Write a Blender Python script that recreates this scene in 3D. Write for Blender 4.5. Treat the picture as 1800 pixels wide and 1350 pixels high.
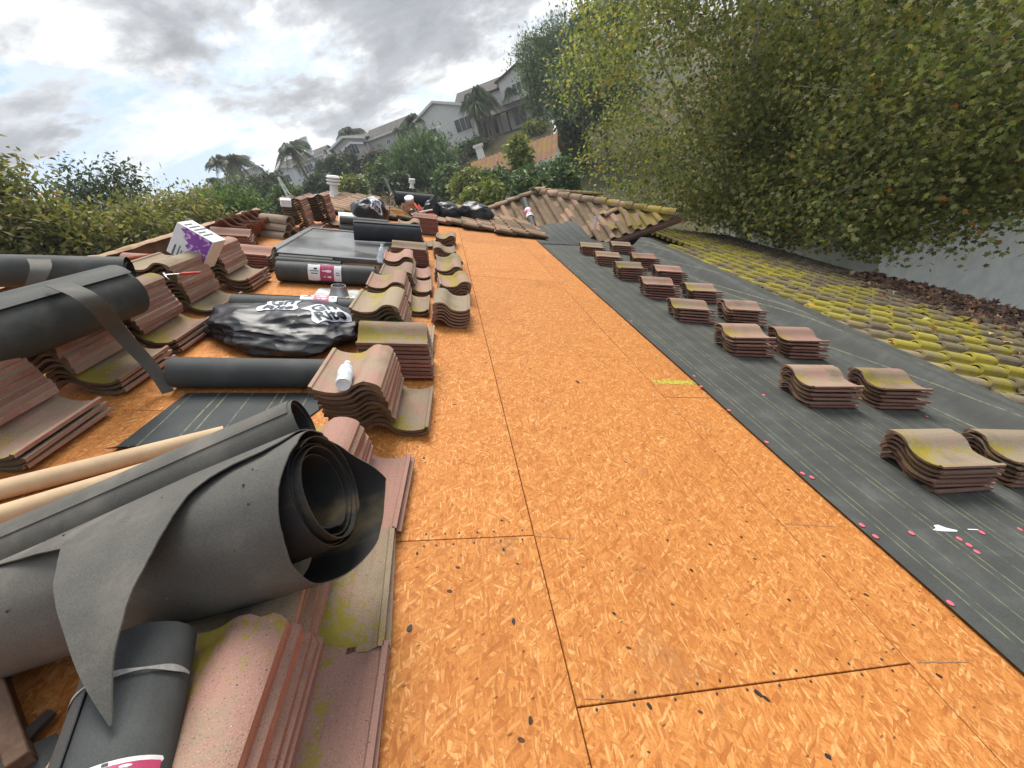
import bpy, bmesh, math, random
import numpy as np
from mathutils import Matrix, Vector, noise as mnoise
from mathutils.bvhtree import BVHTree

random.seed(7)
rng = np.random.default_rng(11)
scene = bpy.context.scene
for o in list(bpy.data.objects):
    bpy.data.objects.remove(o)
C = scene.collection
PI = math.pi

# ------------------------------------------------------------------ camera
# solved from the board joints (4 x 8 ft sheets), the felt edge and the house verticals
SLOPE = math.radians(24.0)                 # roof pitch; roof falls to +X, ridge runs along Y
F_PX, CAM_H = 708.17, 1.35396              # focal length in photo pixels (1800 wide), height over the roof plane
R_CAM = Matrix(((0.9814698, 0.02677556, 0.18973695),
                (-0.15269161, -0.48895254, 0.85884264),
                (0.11576836, -0.87189935, -0.47580375)))     # camera (right, down, forward) -> roof (v, y, w)
CS, SS = math.cos(SLOPE), math.sin(SLOPE)
ROOF = Matrix(((CS, 0, SS, 0), (0, 1, 0, 0), (-SS, 0, CS, 0), (0, 0, 0, 1)))   # roof (v, y, w) -> world
M3 = ROOF.to_3x3()
CAM = M3 @ Vector((0, 0, CAM_H))
RW = M3 @ R_CAM
cam_data = bpy.data.cameras.new('camera')
cam = bpy.data.objects.new('camera', cam_data)
C.objects.link(cam)
cam_data.sensor_fit = 'HORIZONTAL'
cam_data.sensor_width = 36.0
cam_data.lens = 36.0 * F_PX / 1800.0
cam_data.clip_start = 0.02
cam_data.clip_end = 6000.0
rot = Matrix((RW.col[0], -RW.col[1], -RW.col[2])).transposed()
cam.matrix_world = Matrix.Translation(CAM) @ rot.to_4x4()
scene.camera = cam

# ------------------------------------------------------------------ light
SUN_EL, SUN_AZ = math.radians(56), math.radians(14)       # azimuth from +Y towards +X
world = bpy.data.worlds.new('World')
scene.world = world
world.use_nodes = True
wn = world.node_tree
wn.nodes.clear()
def wnode(t, **kw):
    n = wn.nodes.new(t)
    for k, val in kw.items():
        setattr(n, k, val)
    return n
def wl(a, b):
    wn.links.new(a, b)
def wmath(op, a, b=None, clamp=False):
    n = wnode('ShaderNodeMath', operation=op, use_clamp=clamp)
    for i, q in enumerate((a, b)):
        if q is None:
            continue
        if isinstance(q, (int, float)):
            n.inputs[i].default_value = q
        else:
            wl(q, n.inputs[i])
    return n.outputs[0]
def wramp(fac, stops):
    n = wnode('ShaderNodeValToRGB')
    el = n.color_ramp.elements
    while len(el) > 1:
        el.remove(el[-1])
    for i, (p, c) in enumerate(stops):
        e = el[0] if i == 0 else el.new(p)
        e.position = p
        e.color = (c[0], c[1], c[2], 1) if not isinstance(c, (int, float)) else (c, c, c, 1)
    wl(fac, n.inputs[0])
    return n.outputs[0]
def wmix(fac, a, b):
    n = wnode('ShaderNodeMix', data_type='RGBA')
    if isinstance(fac, (int, float)):
        n.inputs[0].default_value = fac
    else:
        wl(fac, n.inputs[0])
    for i, q in ((6, a), (7, b)):
        if isinstance(q, tuple):
            n.inputs[i].default_value = (*q, 1)
        else:
            wl(q, n.inputs[i])
    return n.outputs[2]
sky = wnode('ShaderNodeTexSky', sky_type='NISHITA', sun_disc=False)
sky.sun_elevation = SUN_EL
sky.sun_rotation = SUN_AZ
sky.air_density = 1.0
sky.dust_density = 1.5
geo = wnode('ShaderNodeNewGeometry')
neg = wnode('ShaderNodeVectorMath', operation='SCALE')
neg.inputs[3].default_value = -1.0
tc = wnode('ShaderNodeTexCoord')
sep = wnode('ShaderNodeSeparateXYZ')
wl(tc.outputs['Generated'], sep.inputs[0])
zc = wmath('ADD', wmath('MAXIMUM', sep.outputs[2], 0.0), 0.34)     # flat cloud deck seen in perspective
cx, cy = wmath('DIVIDE', sep.outputs[0], zc), wmath('DIVIDE', sep.outputs[1], zc)
comb = wnode('ShaderNodeCombineXYZ')
wl(cx, comb.inputs[0]); wl(cy, comb.inputs[1])
def wnoise(scale, detail, rough, offs, dist=0.0):
    add = wnode('ShaderNodeVectorMath', operation='ADD')
    wl(comb.outputs[0], add.inputs[0]); add.inputs[1].default_value = offs
    n = wnode('ShaderNodeTexNoise')
    n.inputs['Scale'].default_value = scale
    n.inputs['Detail'].default_value = detail
    n.inputs['Roughness'].default_value = rough
    n.inputs['Distortion'].default_value = dist
    wl(add.outputs[0], n.inputs['Vector'])
    return n.outputs[0]
SKY_OFF = (12.3, 5.1, 0.0)
big = wnoise(0.95, 5, 0.55, SKY_OFF, 0.10)
mid = wnoise(2.6, 9, 0.62, (SKY_OFF[0] + 9.0, SKY_OFF[1] - 4.0, 2.0), 0.25)
dens = wmath('ADD', wmath('MULTIPLY', big, 0.58), wmath('MULTIPLY', mid, 0.42))
# low sky is bright billows, the deck overhead is thick and grey underneath
hi = wramp(sep.outputs[2], ((0.03, 0.0), (0.30, 1.0)))
dens2 = wmath('ADD', dens, wmath('MULTIPLY', hi, 0.030))
cloud = wramp(dens2, ((0.38, (6.4, 6.6, 6.7)), (0.49, (7.9, 7.95, 7.9)), (0.525, (6.9, 7.0, 7.05)), (0.552, (4.6, 4.75, 4.95)), (0.592, (3.0, 3.15, 3.4)), (0.68, (2.1, 2.2, 2.45))))
puff = wramp(wnoise(5.5, 7, 0.58, (3.0, 8.0, 1.0), 0.3), ((0.38, 0.70), (0.56, 1.0)))
pm = wnode('ShaderNodeMix', data_type='RGBA', blend_type='MULTIPLY')
pm.inputs[0].default_value = 0.75
wl(cloud, pm.inputs[6]); wl(puff, pm.inputs[7])
blue = wmix(0.5, sky.outputs[0], (2.6, 4.2, 6.6))
cover = wramp(wnoise(1.9, 7, 0.6, (15.6, 2.5, 4.0), 0.4), ((0.43, 0.0), (0.54, 1.0)))
cover2 = wmath('MAXIMUM', cover, wramp(dens2, ((0.515, 0.0), (0.56, 1.0))))
skycol2 = wmix(cover2, wmix(0.22, blue, (6.0, 6.1, 6.2)), pm.outputs[2])
bg = wnode('ShaderNodeBackground')
bg.inputs[1].default_value = 0.135
wl(skycol2, bg.inputs[0])
wo = wnode('ShaderNodeOutputWorld')
wl(bg.outputs[0], wo.inputs[0])

sun_data = bpy.data.lights.new('sun', 'SUN')
sun_data.energy = 3.7
sun_data.angle = math.radians(30)
sun_data.color = (1.0, 0.95, 0.87)
sun = bpy.data.objects.new('sun', sun_data)
C.objects.link(sun)
sdir = Vector((math.sin(SUN_AZ) * math.cos(SUN_EL), math.cos(SUN_AZ) * math.cos(SUN_EL), math.sin(SUN_EL)))
sun.rotation_euler = sdir.to_track_quat('Z', 'Y').to_euler()

scene.view_settings.view_transform = 'Standard'
scene.view_settings.look = 'None'
scene.view_settings.gamma = 1.0
scene.view_settings.use_curve_mapping = False
scene.view_settings.exposure = 0.40
scene.render.engine = 'CYCLES'
scene.cycles.max_bounces = 6
scene.cycles.diffuse_bounces = 3
scene.cycles.glossy_bounces = 2
scene.cycles.transmission_bounces = 4
scene.cycles.volume_bounces = 0

# ------------------------------------------------------------------ geometry helpers
def rp(v, y, w=0.0):
    return M3 @ Vector((v, y, w))
def ray(px, py):
    d = RW @ Vector((px - 900.0, py - 675.0, F_PX))
    return d / F_PX
def at_depth(px, py, depth):
    return CAM + ray(px, py) * depth
def P(px, py, w=0.0):                      # photo pixel -> (v, y) on the roof at height w
    d = R_CAM @ Vector((px - 900.0, py - 675.0, F_PX))
    t = (CAM_H - w) / -d.z
    return d.x * t, d.y * t
def proj(p):
    q = RW.transposed() @ (Vector(p) - CAM)
    return (900 + F_PX * q.x / q.z, 675 + F_PX * q.y / q.z, q.z)

class MB:
    """collects shapes, builds ONE mesh"""
    def __init__(s):
        s.v, s.f, s.m = [], [], []
    def add(s, verts, faces, mi=0):
        b = len(s.v)
        s.v += [tuple(p) for p in verts]
        s.f += [tuple(i + b for i in q) for q in faces]
        s.m += [mi] * len(faces)
        return s
    def box(s, x0, x1, y0, y1, z0, z1, mi=0, mat=None):
        vs = [Vector(p) for p in ((x0, y0, z0), (x1, y0, z0), (x1, y1, z0), (x0, y1, z0), (x0, y0, z1), (x1, y0, z1), (x1, y1, z1), (x0, y1, z1))]
        if mat is not None:
            vs = [mat @ p for p in vs]
        return s.add(vs, [(0, 3, 2, 1), (4, 5, 6, 7), (0, 1, 5, 4), (1, 2, 6, 5), (2, 3, 7, 6), (3, 0, 4, 7)], mi)
    def prism(s, pts, z0, z1, mi=0, mat=None):          # polygon (ccw) in xy, extruded in z
        n = len(pts)
        vs = [Vector((p[0], p[1], z0)) for p in pts] + [Vector((p[0], p[1], z1)) for p in pts]
        if mat is not None:
            vs = [mat @ p for p in vs]
        return s.add(vs, [tuple(range(n - 1, -1, -1)), tuple(range(n, 2 * n))] + [(i, (i + 1) % n, n + (i + 1) % n, n + i) for i in range(n)], mi)
    def tube(s, path, radii, seg=8, mi=0, cap=True):
        path = [Vector(p) for p in path]
        if isinstance(radii, (int, float)):
            radii = [radii] * len(path)
        vs, fs = [], []
        prev = None
        for i, p in enumerate(path):
            a = path[max(i - 1, 0)]
            b = path[min(i + 1, len(path) - 1)]
            t = (b - a).normalized()
            if prev is None:
                u = t.orthogonal().normalized()
            else:
                u = (prev - t * prev.dot(t))
                u = u.normalized() if u.length > 1e-6 else t.orthogonal().normalized()
            prev = u
            w = t.cross(u)
            for k in range(seg):
                an = 2 * PI * k / seg
                vs.append(p + (u * math.cos(an) + w * math.sin(an)) * radii[i])
        for i in range(len(path) - 1):
            for k in range(seg):
                k2 = (k + 1) % seg
                fs.append((i * seg + k, i * seg + k2, (i + 1) * seg + k2, (i + 1) * seg + k))
        if cap:
            fs.append(tuple(range(seg - 1, -1, -1)))
            fs.append(tuple((len(path) - 1) * seg + k for k in range(seg)))
        return s.add(vs, fs, mi)
    def lathe(s, prof, seg=16, mi=0, mat=None, cap=True):   # prof: (r, z)
        vs = []
        for r, z in prof:
            for k in range(seg):
                an = 2 * PI * k / seg
                p = Vector((r * math.cos(an), r * math.sin(an), z))
                vs.append(mat @ p if mat is not None else p)
        fs = []
        for i in range(len(prof) - 1):
            for k in range(seg):
                k2 = (k + 1) % seg
                fs.append((i * seg + k, i * seg + k2, (i + 1) * seg + k2, (i + 1) * seg + k))
        if cap:
            fs.append(tuple(range(seg - 1, -1, -1)))
            fs.append(tuple((len(prof) - 1) * seg + k for k in range(seg)))
        return s.add(vs, fs, mi)
    def grid(s, fn, nu, nv, mi=0):
        vs = [fn(i / nu, j / nv) for j in range(nv + 1) for i in range(nu + 1)]
        fs = [(j * (nu + 1) + i, j * (nu + 1) + i + 1, (j + 1) * (nu + 1) + i + 1, (j + 1) * (nu + 1) + i) for j in range(nv) for i in range(nu)]
        return s.add(vs, fs, mi)
    def shell(s, fn, nu, nv, th, mi=0, mi_in=None):      # grid with thickness along its normal
        pts = [[Vector(fn(i / nu, j / nv)) for i in range(nu + 1)] for j in range(nv + 1)]
        nor = [[None] * (nu + 1) for _ in range(nv + 1)]
        for j in range(nv + 1):
            for i in range(nu + 1):
                du = pts[j][min(i + 1, nu)] - pts[j][max(i - 1, 0)]
                dv = pts[min(j + 1, nv)][i] - pts[max(j - 1, 0)][i]
                n = du.cross(dv)
                nor[j][i] = n.normalized() if n.length > 1e-12 else Vector((0, 0, 1))
        top = [pts[j][i] for j in range(nv + 1) for i in range(nu + 1)]
        bot = [pts[j][i] - nor[j][i] * th for j in range(nv + 1) for i in range(nu + 1)]
        W = nu + 1
        fs = [(j * W + i, j * W + i + 1, (j + 1) * W + i + 1, (j + 1) * W + i) for j in range(nv) for i in range(nu)]
        s.add(top, fs, mi)
        b = len(s.v)
        s.add(bot, [tuple(reversed(q)) for q in fs], mi if mi_in is None else mi_in)
        t0 = b - len(top)
        ed = [[j * W for j in range(nv, -1, -1)], [j * W + nu for j in range(nv + 1)], list(range(W)), [nv * W + i for i in range(nu, -1, -1)]]
        for e in ed:
            for k in range(len(e) - 1):
                a, c = e[k], e[k + 1]
                s.f.append((t0 + c, t0 + a, b + a, b + c)); s.m.append(mi)
        return s
    def mesh(s, name, mats, smooth=None):
        me = bpy.data.meshes.new(name)
        me.from_pydata(s.v, [], s.f)
        for m in (mats if isinstance(mats, (list, tuple)) else [mats]):
            me.materials.append(m)
        if any(s.m):
            me.polygons.foreach_set('material_index', s.m)
        if smooth is not None:
            me.polygons.foreach_set('use_smooth', [True] * len(s.f))
            me.set_sharp_from_angle(angle=math.radians(smooth))
        me.update()
        return me

def put(name, me, parent=None, mw=None, label=None, cat=None, group=None, kind=None):
    o = bpy.data.objects.new(name, me)
    C.objects.link(o)
    if parent is not None:
        o.parent = parent
    if mw is not None:
        if parent is not None:
            o.matrix_local = mw
        else:
            o.matrix_world = mw
    for k, val in (('label', label), ('category', cat), ('group', group), ('kind', kind)):
        if val:
            o[k] = val
    return o
def empty(name, mw, label, cat, group=None):
    return put(name, None, None, mw, label, cat, group)
def on_roof(v, y, w=0.0, rz=0.0, rx=0.0, ry=0.0):
    return ROOF @ Matrix.Translation((v, y, w)) @ Matrix.Rotation(rz, 4, 'Z') @ Matrix.Rotation(ry, 4, 'Y') @ Matrix.Rotation(rx, 4, 'X')
def fbm(p, o=4):
    return mnoise.fractal(Vector(p), 1.0, 2.0, o)

# ------------------------------------------------------------------ materials
class NT:
    def __init__(s, name):
        s.mat = bpy.data.materials.new(name)
        s.mat.use_nodes = True
        s.t = s.mat.node_tree
        s.t.nodes.clear()
        s.out = s.t.nodes.new('ShaderNodeOutputMaterial')
    def n(s, t, **kw):
        nd = s.t.nodes.new(t)
        for k, val in kw.items():
            setattr(nd, k, val)
        return nd
    def link(s, a, sock):
        if isinstance(a, (int, float)):
            try:
                sock.default_value = a
            except TypeError:
                sock.default_value = (a, a, a)
        elif isinstance(a, tuple):
            n = len(sock.default_value)
            sock.default_value = a if len(a) == n else (*a, 1.0)
        else:
            s.t.links.new(a, sock)
    def math(s, op, a, b=0.0, c=None, clamp=False):
        nd = s.n('ShaderNodeMath', operation=op, use_clamp=clamp)
        s.link(a, nd.inputs[0]); s.link(b, nd.inputs[1])
        if c is not None:
            s.link(c, nd.inputs[2])
        return nd.outputs[0]
    def vmath(s, op, a, b=(0, 0, 0)):
        nd = s.n('ShaderNodeVectorMath', operation=op)
        s.link(a, nd.inputs[0]); s.link(b, nd.inputs[1])
        return nd.outputs[0]
    def mix(s, fac, a, b, blend='MIX'):
        nd = s.n('ShaderNodeMix', data_type='RGBA', blend_type=blend)
        s.link(fac, nd.inputs[0]); s.link(a, nd.inputs[6]); s.link(b, nd.inputs[7])
        return nd.outputs[2]
    def ramp(s, fac, stops, interp='LINEAR'):
        nd = s.n('ShaderNodeValToRGB')
        nd.color_ramp.interpolation = interp
        el = nd.color_ramp.elements
        while len(el) > 1:
            el.remove(el[-1])
        for i, (p, c) in enumerate(stops):
            e = el[0] if i == 0 else el.new(p)
            e.position = p
            e.color = (c, c, c, 1) if isinstance(c, (int, float)) else (*c, 1)
        s.link(fac, nd.inputs[0])
        return nd.outputs[0]
    def sstep(s, x, a, b):
        nd = s.n('ShaderNodeMapRange', interpolation_type='SMOOTHSTEP')
        s.link(x, nd.inputs[0]); nd.inputs[1].default_value = a; nd.inputs[2].default_value = b
        return nd.outputs[0]
    def noise(s, vec, scale, detail=4, rough=0.55, dist=0.0, dim='3D'):
        nd = s.n('ShaderNodeTexNoise', noise_dimensions=dim)
        s.link(vec, nd.inputs['Vector'])
        nd.inputs['Scale'].default_value = scale
        nd.inputs['Detail'].default_value = detail
        nd.inputs['Roughness'].default_value = rough
        nd.inputs['Distortion'].default_value = dist
        return nd.outputs[0]
    def vor(s, vec, scale=1.0, feature='F1', dim='2D', rand=1.0, metric='EUCLIDEAN'):
        nd = s.n('ShaderNodeTexVoronoi', voronoi_dimensions=dim, feature=feature)
        if feature != 'DISTANCE_TO_EDGE':
            nd.distance = metric
        s.link(vec, nd.inputs['Vector'])
        nd.inputs['Scale'].default_value = scale
        nd.inputs['Randomness'].default_value = rand
        return nd
    def mapping(s, vec, loc=(0, 0, 0), rot=(0, 0, 0), scale=(1, 1, 1)):
        nd = s.n('ShaderNodeMapping')
        s.link(vec, nd.inputs[0])
        nd.inputs[1].default_value = loc; nd.inputs[2].default_value = rot; nd.inputs[3].default_value = scale
        return nd.outputs[0]
    def aniso(s, vec, ang, scale, loc=(0, 0, 0)):          # turn first, then stretch
        return s.mapping(s.mapping(vec, loc, (0, 0, ang), (1, 1, 1)), (0, 0, 0), (0, 0, 0), scale)
    def sep(s, vec):
        nd = s.n('ShaderNodeSeparateXYZ'); s.link(vec, nd.inputs[0]); return nd.outputs
    def sepc(s, col):
        nd = s.n('ShaderNodeSeparateColor'); s.link(col, nd.inputs[0]); return nd.outputs
    def comb(s, x, y, z):
        nd = s.n('ShaderNodeCombineXYZ')
        for i, q in enumerate((x, y, z)):
            s.link(q, nd.inputs[i])
        return nd.outputs[0]
    def obj(s):
        return s.n('ShaderNodeTexCoord').outputs['Object']
    def pos(s):
        return s.n('ShaderNodeNewGeometry').outputs['Position']
    def rnd(s):
        return s.n('ShaderNodeObjectInfo').outputs['Random']
    def prop(s, name):
        return s.n('ShaderNodeAttribute', attribute_type='OBJECT', attribute_name=name).outputs['Fac']
    def bump(s, height, strength=0.3, dist=0.01):
        nd = s.n('ShaderNodeBump')
        nd.inputs['Strength'].default_value = strength
        nd.inputs['Distance'].default_value = dist
        s.link(height, nd.inputs['Height'])
        return nd.outputs[0]
    def bsdf(s, col, rough=0.6, spec=0.4, metal=0.0, normal=None, alpha=None, trans=None, coat=None):
        nd = s.n('ShaderNodeBsdfPrincipled')
        s.link(col, nd.inputs['Base Color']); s.link(rough, nd.inputs['Roughness'])
        s.link(spec, nd.inputs['Specular IOR Level']); s.link(metal, nd.inputs['Metallic'])
        if normal is not None:
            s.link(normal, nd.inputs['Normal'])
        if alpha is not None:
            s.link(alpha, nd.inputs['Alpha'])
        if trans is not None:
            s.link(trans, nd.inputs['Transmission Weight'])
        if coat is not None:
            s.link(coat, nd.inputs['Coat Weight'])
        s.t.links.new(nd.outputs[0], s.out.inputs[0])
        return s.mat

def simple(name, col, rough=0.6, spec=0.4, metal=0.0, nscale=8.0, var=0.18, bump=0.15):
    m = NT(name)
    o = m.obj()
    n1 = m.noise(o, nscale, 5, 0.6)
    n2 = m.noise(o, nscale * 9, 3, 0.6)
    k = m.math('ADD', m.math('MULTIPLY', n1, 0.7), m.math('MULTIPLY', n2, 0.3))
    c = m.mix(m.sstep(k, 0.3, 0.7), tuple(x * (1 - var) for x in col), tuple(min(1, x * (1 + var)) for x in col))
    return m.bsdf(c, m.math('ADD', m.math('MULTIPLY', n1, 0.15), rough - 0.07), spec, metal, m.bump(n2, bump, 0.004))

# ---- oriented strand board: seven layers of long flakes lying over each other
def mat_osb():
    m = NT('oriented_strand_board')
    o = m.obj()
    off = m.math('MULTIPLY', m.rnd(), 57.0)
    o = m.vmath('ADD', o, m.comb(off, m.math('MULTIPLY', off, 1.7), 0.0))
    warp = m.n('ShaderNodeTexNoise', noise_dimensions='2D'); m.link(o, warp.inputs['Vector'])
    warp.inputs['Scale'].default_value = 16.0; warp.inputs['Detail'].default_value = 1
    sc = m.n('ShaderNodeVectorMath', operation='MULTIPLY_ADD')
    m.link(warp.outputs['Color'], sc.inputs[0]); sc.inputs[1].default_value = (0.016, 0.016, 0.0); m.link(o, sc.inputs[2])
    o2 = sc.outputs[0]
    col = (0.55, 0.235, 0.068)
    # angle, strand length, width, share of the surface left to the layer below
    specs = [(0.15, 0.085, 0.018, 0.25), (1.25, 0.075, 0.016, 0.36), (-0.75, 0.080, 0.015, 0.42), (2.0, 0.066, 0.012, 0.50),
             (0.62, 0.058, 0.010, 0.57), (2.55, 0.055, 0.009, 0.62), (1.62, 0.036, 0.007, 0.68)]
    for i, (an, L, W, th) in enumerate(specs):
        vec = m.aniso(o2, an, (1 / L, 1 / W, 1), (i * 3.7, i * 1.9, 0))
        v = m.vor(vec, 1.0)
        c = m.sepc(v.outputs['Color'])
        mask = m.math('GREATER_THAN', c[0], th)
        tone = m.ramp(c[1], ((0.0, (0.42, 0.155, 0.042)), (0.20, (0.53, 0.218, 0.062)), (0.55, (0.585, 0.254, 0.076)), (0.82, (0.645, 0.308, 0.103)), (1.0, (0.74, 0.425, 0.180))))
        rim = m.sstep(v.outputs['Distance'], 0.36, 0.74)
        tone = m.mix(m.math('MULTIPLY', rim, 0.48), tone, (0.31, 0.105, 0.030))
        col = m.mix(mask, col, tone)
    g = m.noise(m.aniso(o2, 0.35, (16.0, 330.0, 1)), 1.0, 2, 0.5, 0.0, '2D')
    g2 = m.noise(m.aniso(o2, 1.3, (16.0, 330.0, 1)), 1.0, 2, 0.5, 0.0, '2D')
    gg = m.math('MAXIMUM', g, g2)
    col = m.mix(m.math('MULTIPLY', m.sstep(gg, 0.52, 0.78), 0.42), col, (0.33, 0.115, 0.030))
    big = m.noise(o, 1.3, 3, 0.6, 0.0, '2D')
    col = m.mix(m.math('MULTIPLY', m.sstep(big, 0.52, 0.75), 0.26), col, (0.36, 0.115, 0.026))
    # dark bark flecks and stubs of old felt
    sp = m.vor(m.aniso(o, 0.4, (5.5, 9.0, 1)), 1.0)
    scx = m.sepc(sp.outputs['Color'])
    fleck = m.math('MULTIPLY', m.math('LESS_THAN', sp.outputs['Distance'], m.math('MULTIPLY', scx[1], 0.060)), m.math('GREATER_THAN', scx[0], 0.66))
    col = m.mix(m.math('MULTIPLY', fleck, 0.88), col, (0.030, 0.022, 0.018))
    sp2 = m.vor(m.aniso(o, -0.3, (30.0, 70.0, 1)), 1.0)
    s2 = m.sepc(sp2.outputs['Color'])
    fleck2 = m.math('MULTIPLY', m.math('LESS_THAN', sp2.outputs['Distance'], 0.22), m.math('GREATER_THAN', s2[0], 0.985))
    col = m.mix(m.math('MULTIPLY', fleck2, 0.7), col, (0.10, 0.040, 0.012))
    tone_p = m.math('ADD', 0.78, m.math('MULTIPLY', m.rnd(), 0.13))
    col = m.mix(1.0, col, m.comb(tone_p, m.math('MULTIPLY', tone_p, 0.92), m.math('MULTIPLY', tone_p, 0.78)), 'MULTIPLY')
    stain = m.sstep(m.noise(o, 2.6, 4, 0.65, 0.5, '2D'), 0.62, 0.74)
    col = m.mix(m.math('MULTIPLY', stain, 0.33), col, (0.22, 0.105, 0.045))
    return m.bsdf(col, 0.66, 0.18, 0.0, m.bump(gg, 0.25, 0.0012))

# ---- roofing underlayment: black-green felt with printed laying lines along the roll
def felt(name, base, lines=True, var=0.25, rough=0.72, dust=(0.20, 0.18, 0.145), dustamt=0.25, line_axis=0, fuzz=None):
    m = NT(name)
    o = m.obj()
    xyz = m.sep(o)
    u = xyz[line_axis]
    n1 = m.noise(o, 5.0, 6, 0.62)
    n2 = m.noise(o, 260.0, 2, 0.5)
    n3 = m.noise(m.mapping(o, (0, 0, 0), (0, 0, 0), (2.0, 14.0, 2.0) if line_axis == 0 else (14.0, 2.0, 2.0)), 1.0, 4, 0.6)
    k = m.math('ADD', m.math('MULTIPLY', n1, 0.5), m.math('MULTIPLY', n2, 0.5))
    c = m.mix(m.sstep(k, 0.36, 0.64), tuple(x * (1 - var) for x in base), tuple(x * (1 + var) for x in base))
    c = m.mix(m.math('MULTIPLY', m.sstep(n1, 0.52, 0.74), dustamt), c, dust)
    c = m.mix(m.math('MULTIPLY', m.sstep(n3, 0.56, 0.72), dustamt * 0.5), c, dust)
    if lines:
        jit = m.math('MULTIPLY', m.math('SUBTRACT', m.noise(o, 9.0, 3, 0.6), 0.5), 0.004)
        uu = m.math('ADD', u, jit)
        tot = None
        for per, ofs, wd in ((0.305, 0.03, 0.0045), (0.305, 0.075, 0.0045), (0.305, 0.20, 0.0032)):
            fr = m.math('FRACT', m.math('DIVIDE', m.math('ADD', uu, 20.0 - ofs), per))
            d = m.math('MULTIPLY', m.math('ABSOLUTE', m.math('SUBTRACT', fr, 0.5)), per)      # 0 at the line
            ln = m.sstep(d, wd, wd * 0.35)
            tot = ln if tot is None else m.math('MAXIMUM', tot, ln)
        worn = m.sstep(m.noise(o, 22.0, 4, 0.7), 0.30, 0.62)
        c = m.mix(m.math('MULTIPLY', m.math('MULTIPLY', tot, worn), 0.60), c, (0.30, 0.325, 0.15))
    return m.bsdf(c, m.math('ADD', rough - 0.1, m.math('MULTIPLY', n1, 0.2)), 0.18, 0.0, m.bump(m.math('ADD', m.math('MULTIPLY', n2, 0.3), n1), 0.22, 0.004))

# ---- concrete S tile, used on the stacks: weathered face, pink body, moss in the valley of the S
def mat_tile(name, face, worn, body=False):
    m = NT(name)
    o = m.obj()
    off = m.math('MULTIPLY', m.rnd(), 91.0)
    oo = m.vmath('ADD', o, m.comb(off, off, off))
    x, y, z = m.sep(o)[:3]
    n1 = m.noise(oo, 9.0, 6, 0.65)
    n2 = m.noise(oo, 240.0, 2, 0.6)
    n3 = m.noise(oo, 32.0, 4, 0.65)
    streak = m.noise(m.mapping(oo, (0, 0, 0), (0, 0, 0), (60.0, 3.0, 60.0)), 1.0, 3, 0.6)
    w = m.math('ADD', m.math('MULTIPLY', n1, 0.7), m.math('MULTIPLY', n3, 0.3))
    wear = m.prop('wear')
    c = m.mix(m.sstep(m.math('ADD', w, m.math('MULTIPLY', m.math('SUBTRACT', wear, 0.5), 0.6)), 0.36, 0.62), face, worn)
    c = m.mix(m.math('MULTIPLY', m.sstep(streak, 0.5, 0.75), 0.35), c, tuple(q * 0.62 for q in face))
    c = m.mix(m.sstep(n2, 0.62, 0.76), c, tuple(min(1, q * 1.7) for q in worn))          # sand grains
    c = m.mix(m.sstep(n2, 0.40, 0.28), c, tuple(q * 0.45 for q in face))
    pit = m.vor(oo, 70.0, dim='3D')
    c = m.mix(m.math('MULTIPLY', m.math('LESS_THAN', pit.outputs['Distance'], 0.13), m.math('GREATER_THAN', m.sepc(pit.outputs['Color'])[0], 0.88)), c, (0.075, 0.055, 0.042))
    if not body:
        moss = m.prop('moss')
        valley = m.sstep(m.math('ABSOLUTE', m.math('ADD', x, -0.012)), 0.085, 0.0)
        low = m.sstep(y, 0.02, -0.24)
        mk = m.math('ADD', m.math('MULTIPLY', valley, 0.30), m.math('MULTIPLY', low, 0.34))
        mk = m.math('ADD', mk, m.math('ADD', m.math('MULTIPLY', m.math('SUBTRACT', n3, 0.5), 1.5), m.math('MULTIPLY', m.math('SUBTRACT', m.noise(oo, 110.0, 3, 0.6), 0.5), 0.9)))
        mk = m.math('ADD', mk, m.math('SUBTRACT', m.math('MULTIPLY', moss, 0.95), 0.72))
        mossc = m.mix(n1, (0.20, 0.155, 0.012), (0.33, 0.27, 0.030))
        c = m.mix(m.math('MULTIPLY', m.sstep(mk, 0.05, 0.20), 0.88), c, mossc)
        grime = m.sstep(m.noise(oo, 3.5, 5, 0.6), 0.5, 0.7)
        c = m.mix(m.math('MULTIPLY', grime, 0.35), c, (0.085, 0.068, 0.045))
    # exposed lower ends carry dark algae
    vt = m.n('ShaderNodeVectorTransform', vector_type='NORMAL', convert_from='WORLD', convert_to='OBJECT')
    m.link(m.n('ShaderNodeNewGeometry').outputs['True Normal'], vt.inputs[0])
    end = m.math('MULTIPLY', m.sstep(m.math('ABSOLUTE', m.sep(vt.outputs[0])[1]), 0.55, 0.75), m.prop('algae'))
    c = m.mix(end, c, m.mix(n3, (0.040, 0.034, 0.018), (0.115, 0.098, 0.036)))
    tone = m.math('ADD', 0.80, m.math('MULTIPLY', m.rnd(), 0.4))
    c = m.mix(1.0, c, m.comb(tone, tone, tone), 'MULTIPLY')
    return m.bsdf(c, 0.86, 0.22, 0.0, m.bump(m.math('ADD', m.math('MULTIPLY', n2, 0.8), n3), 0.7, 0.0036))

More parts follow.
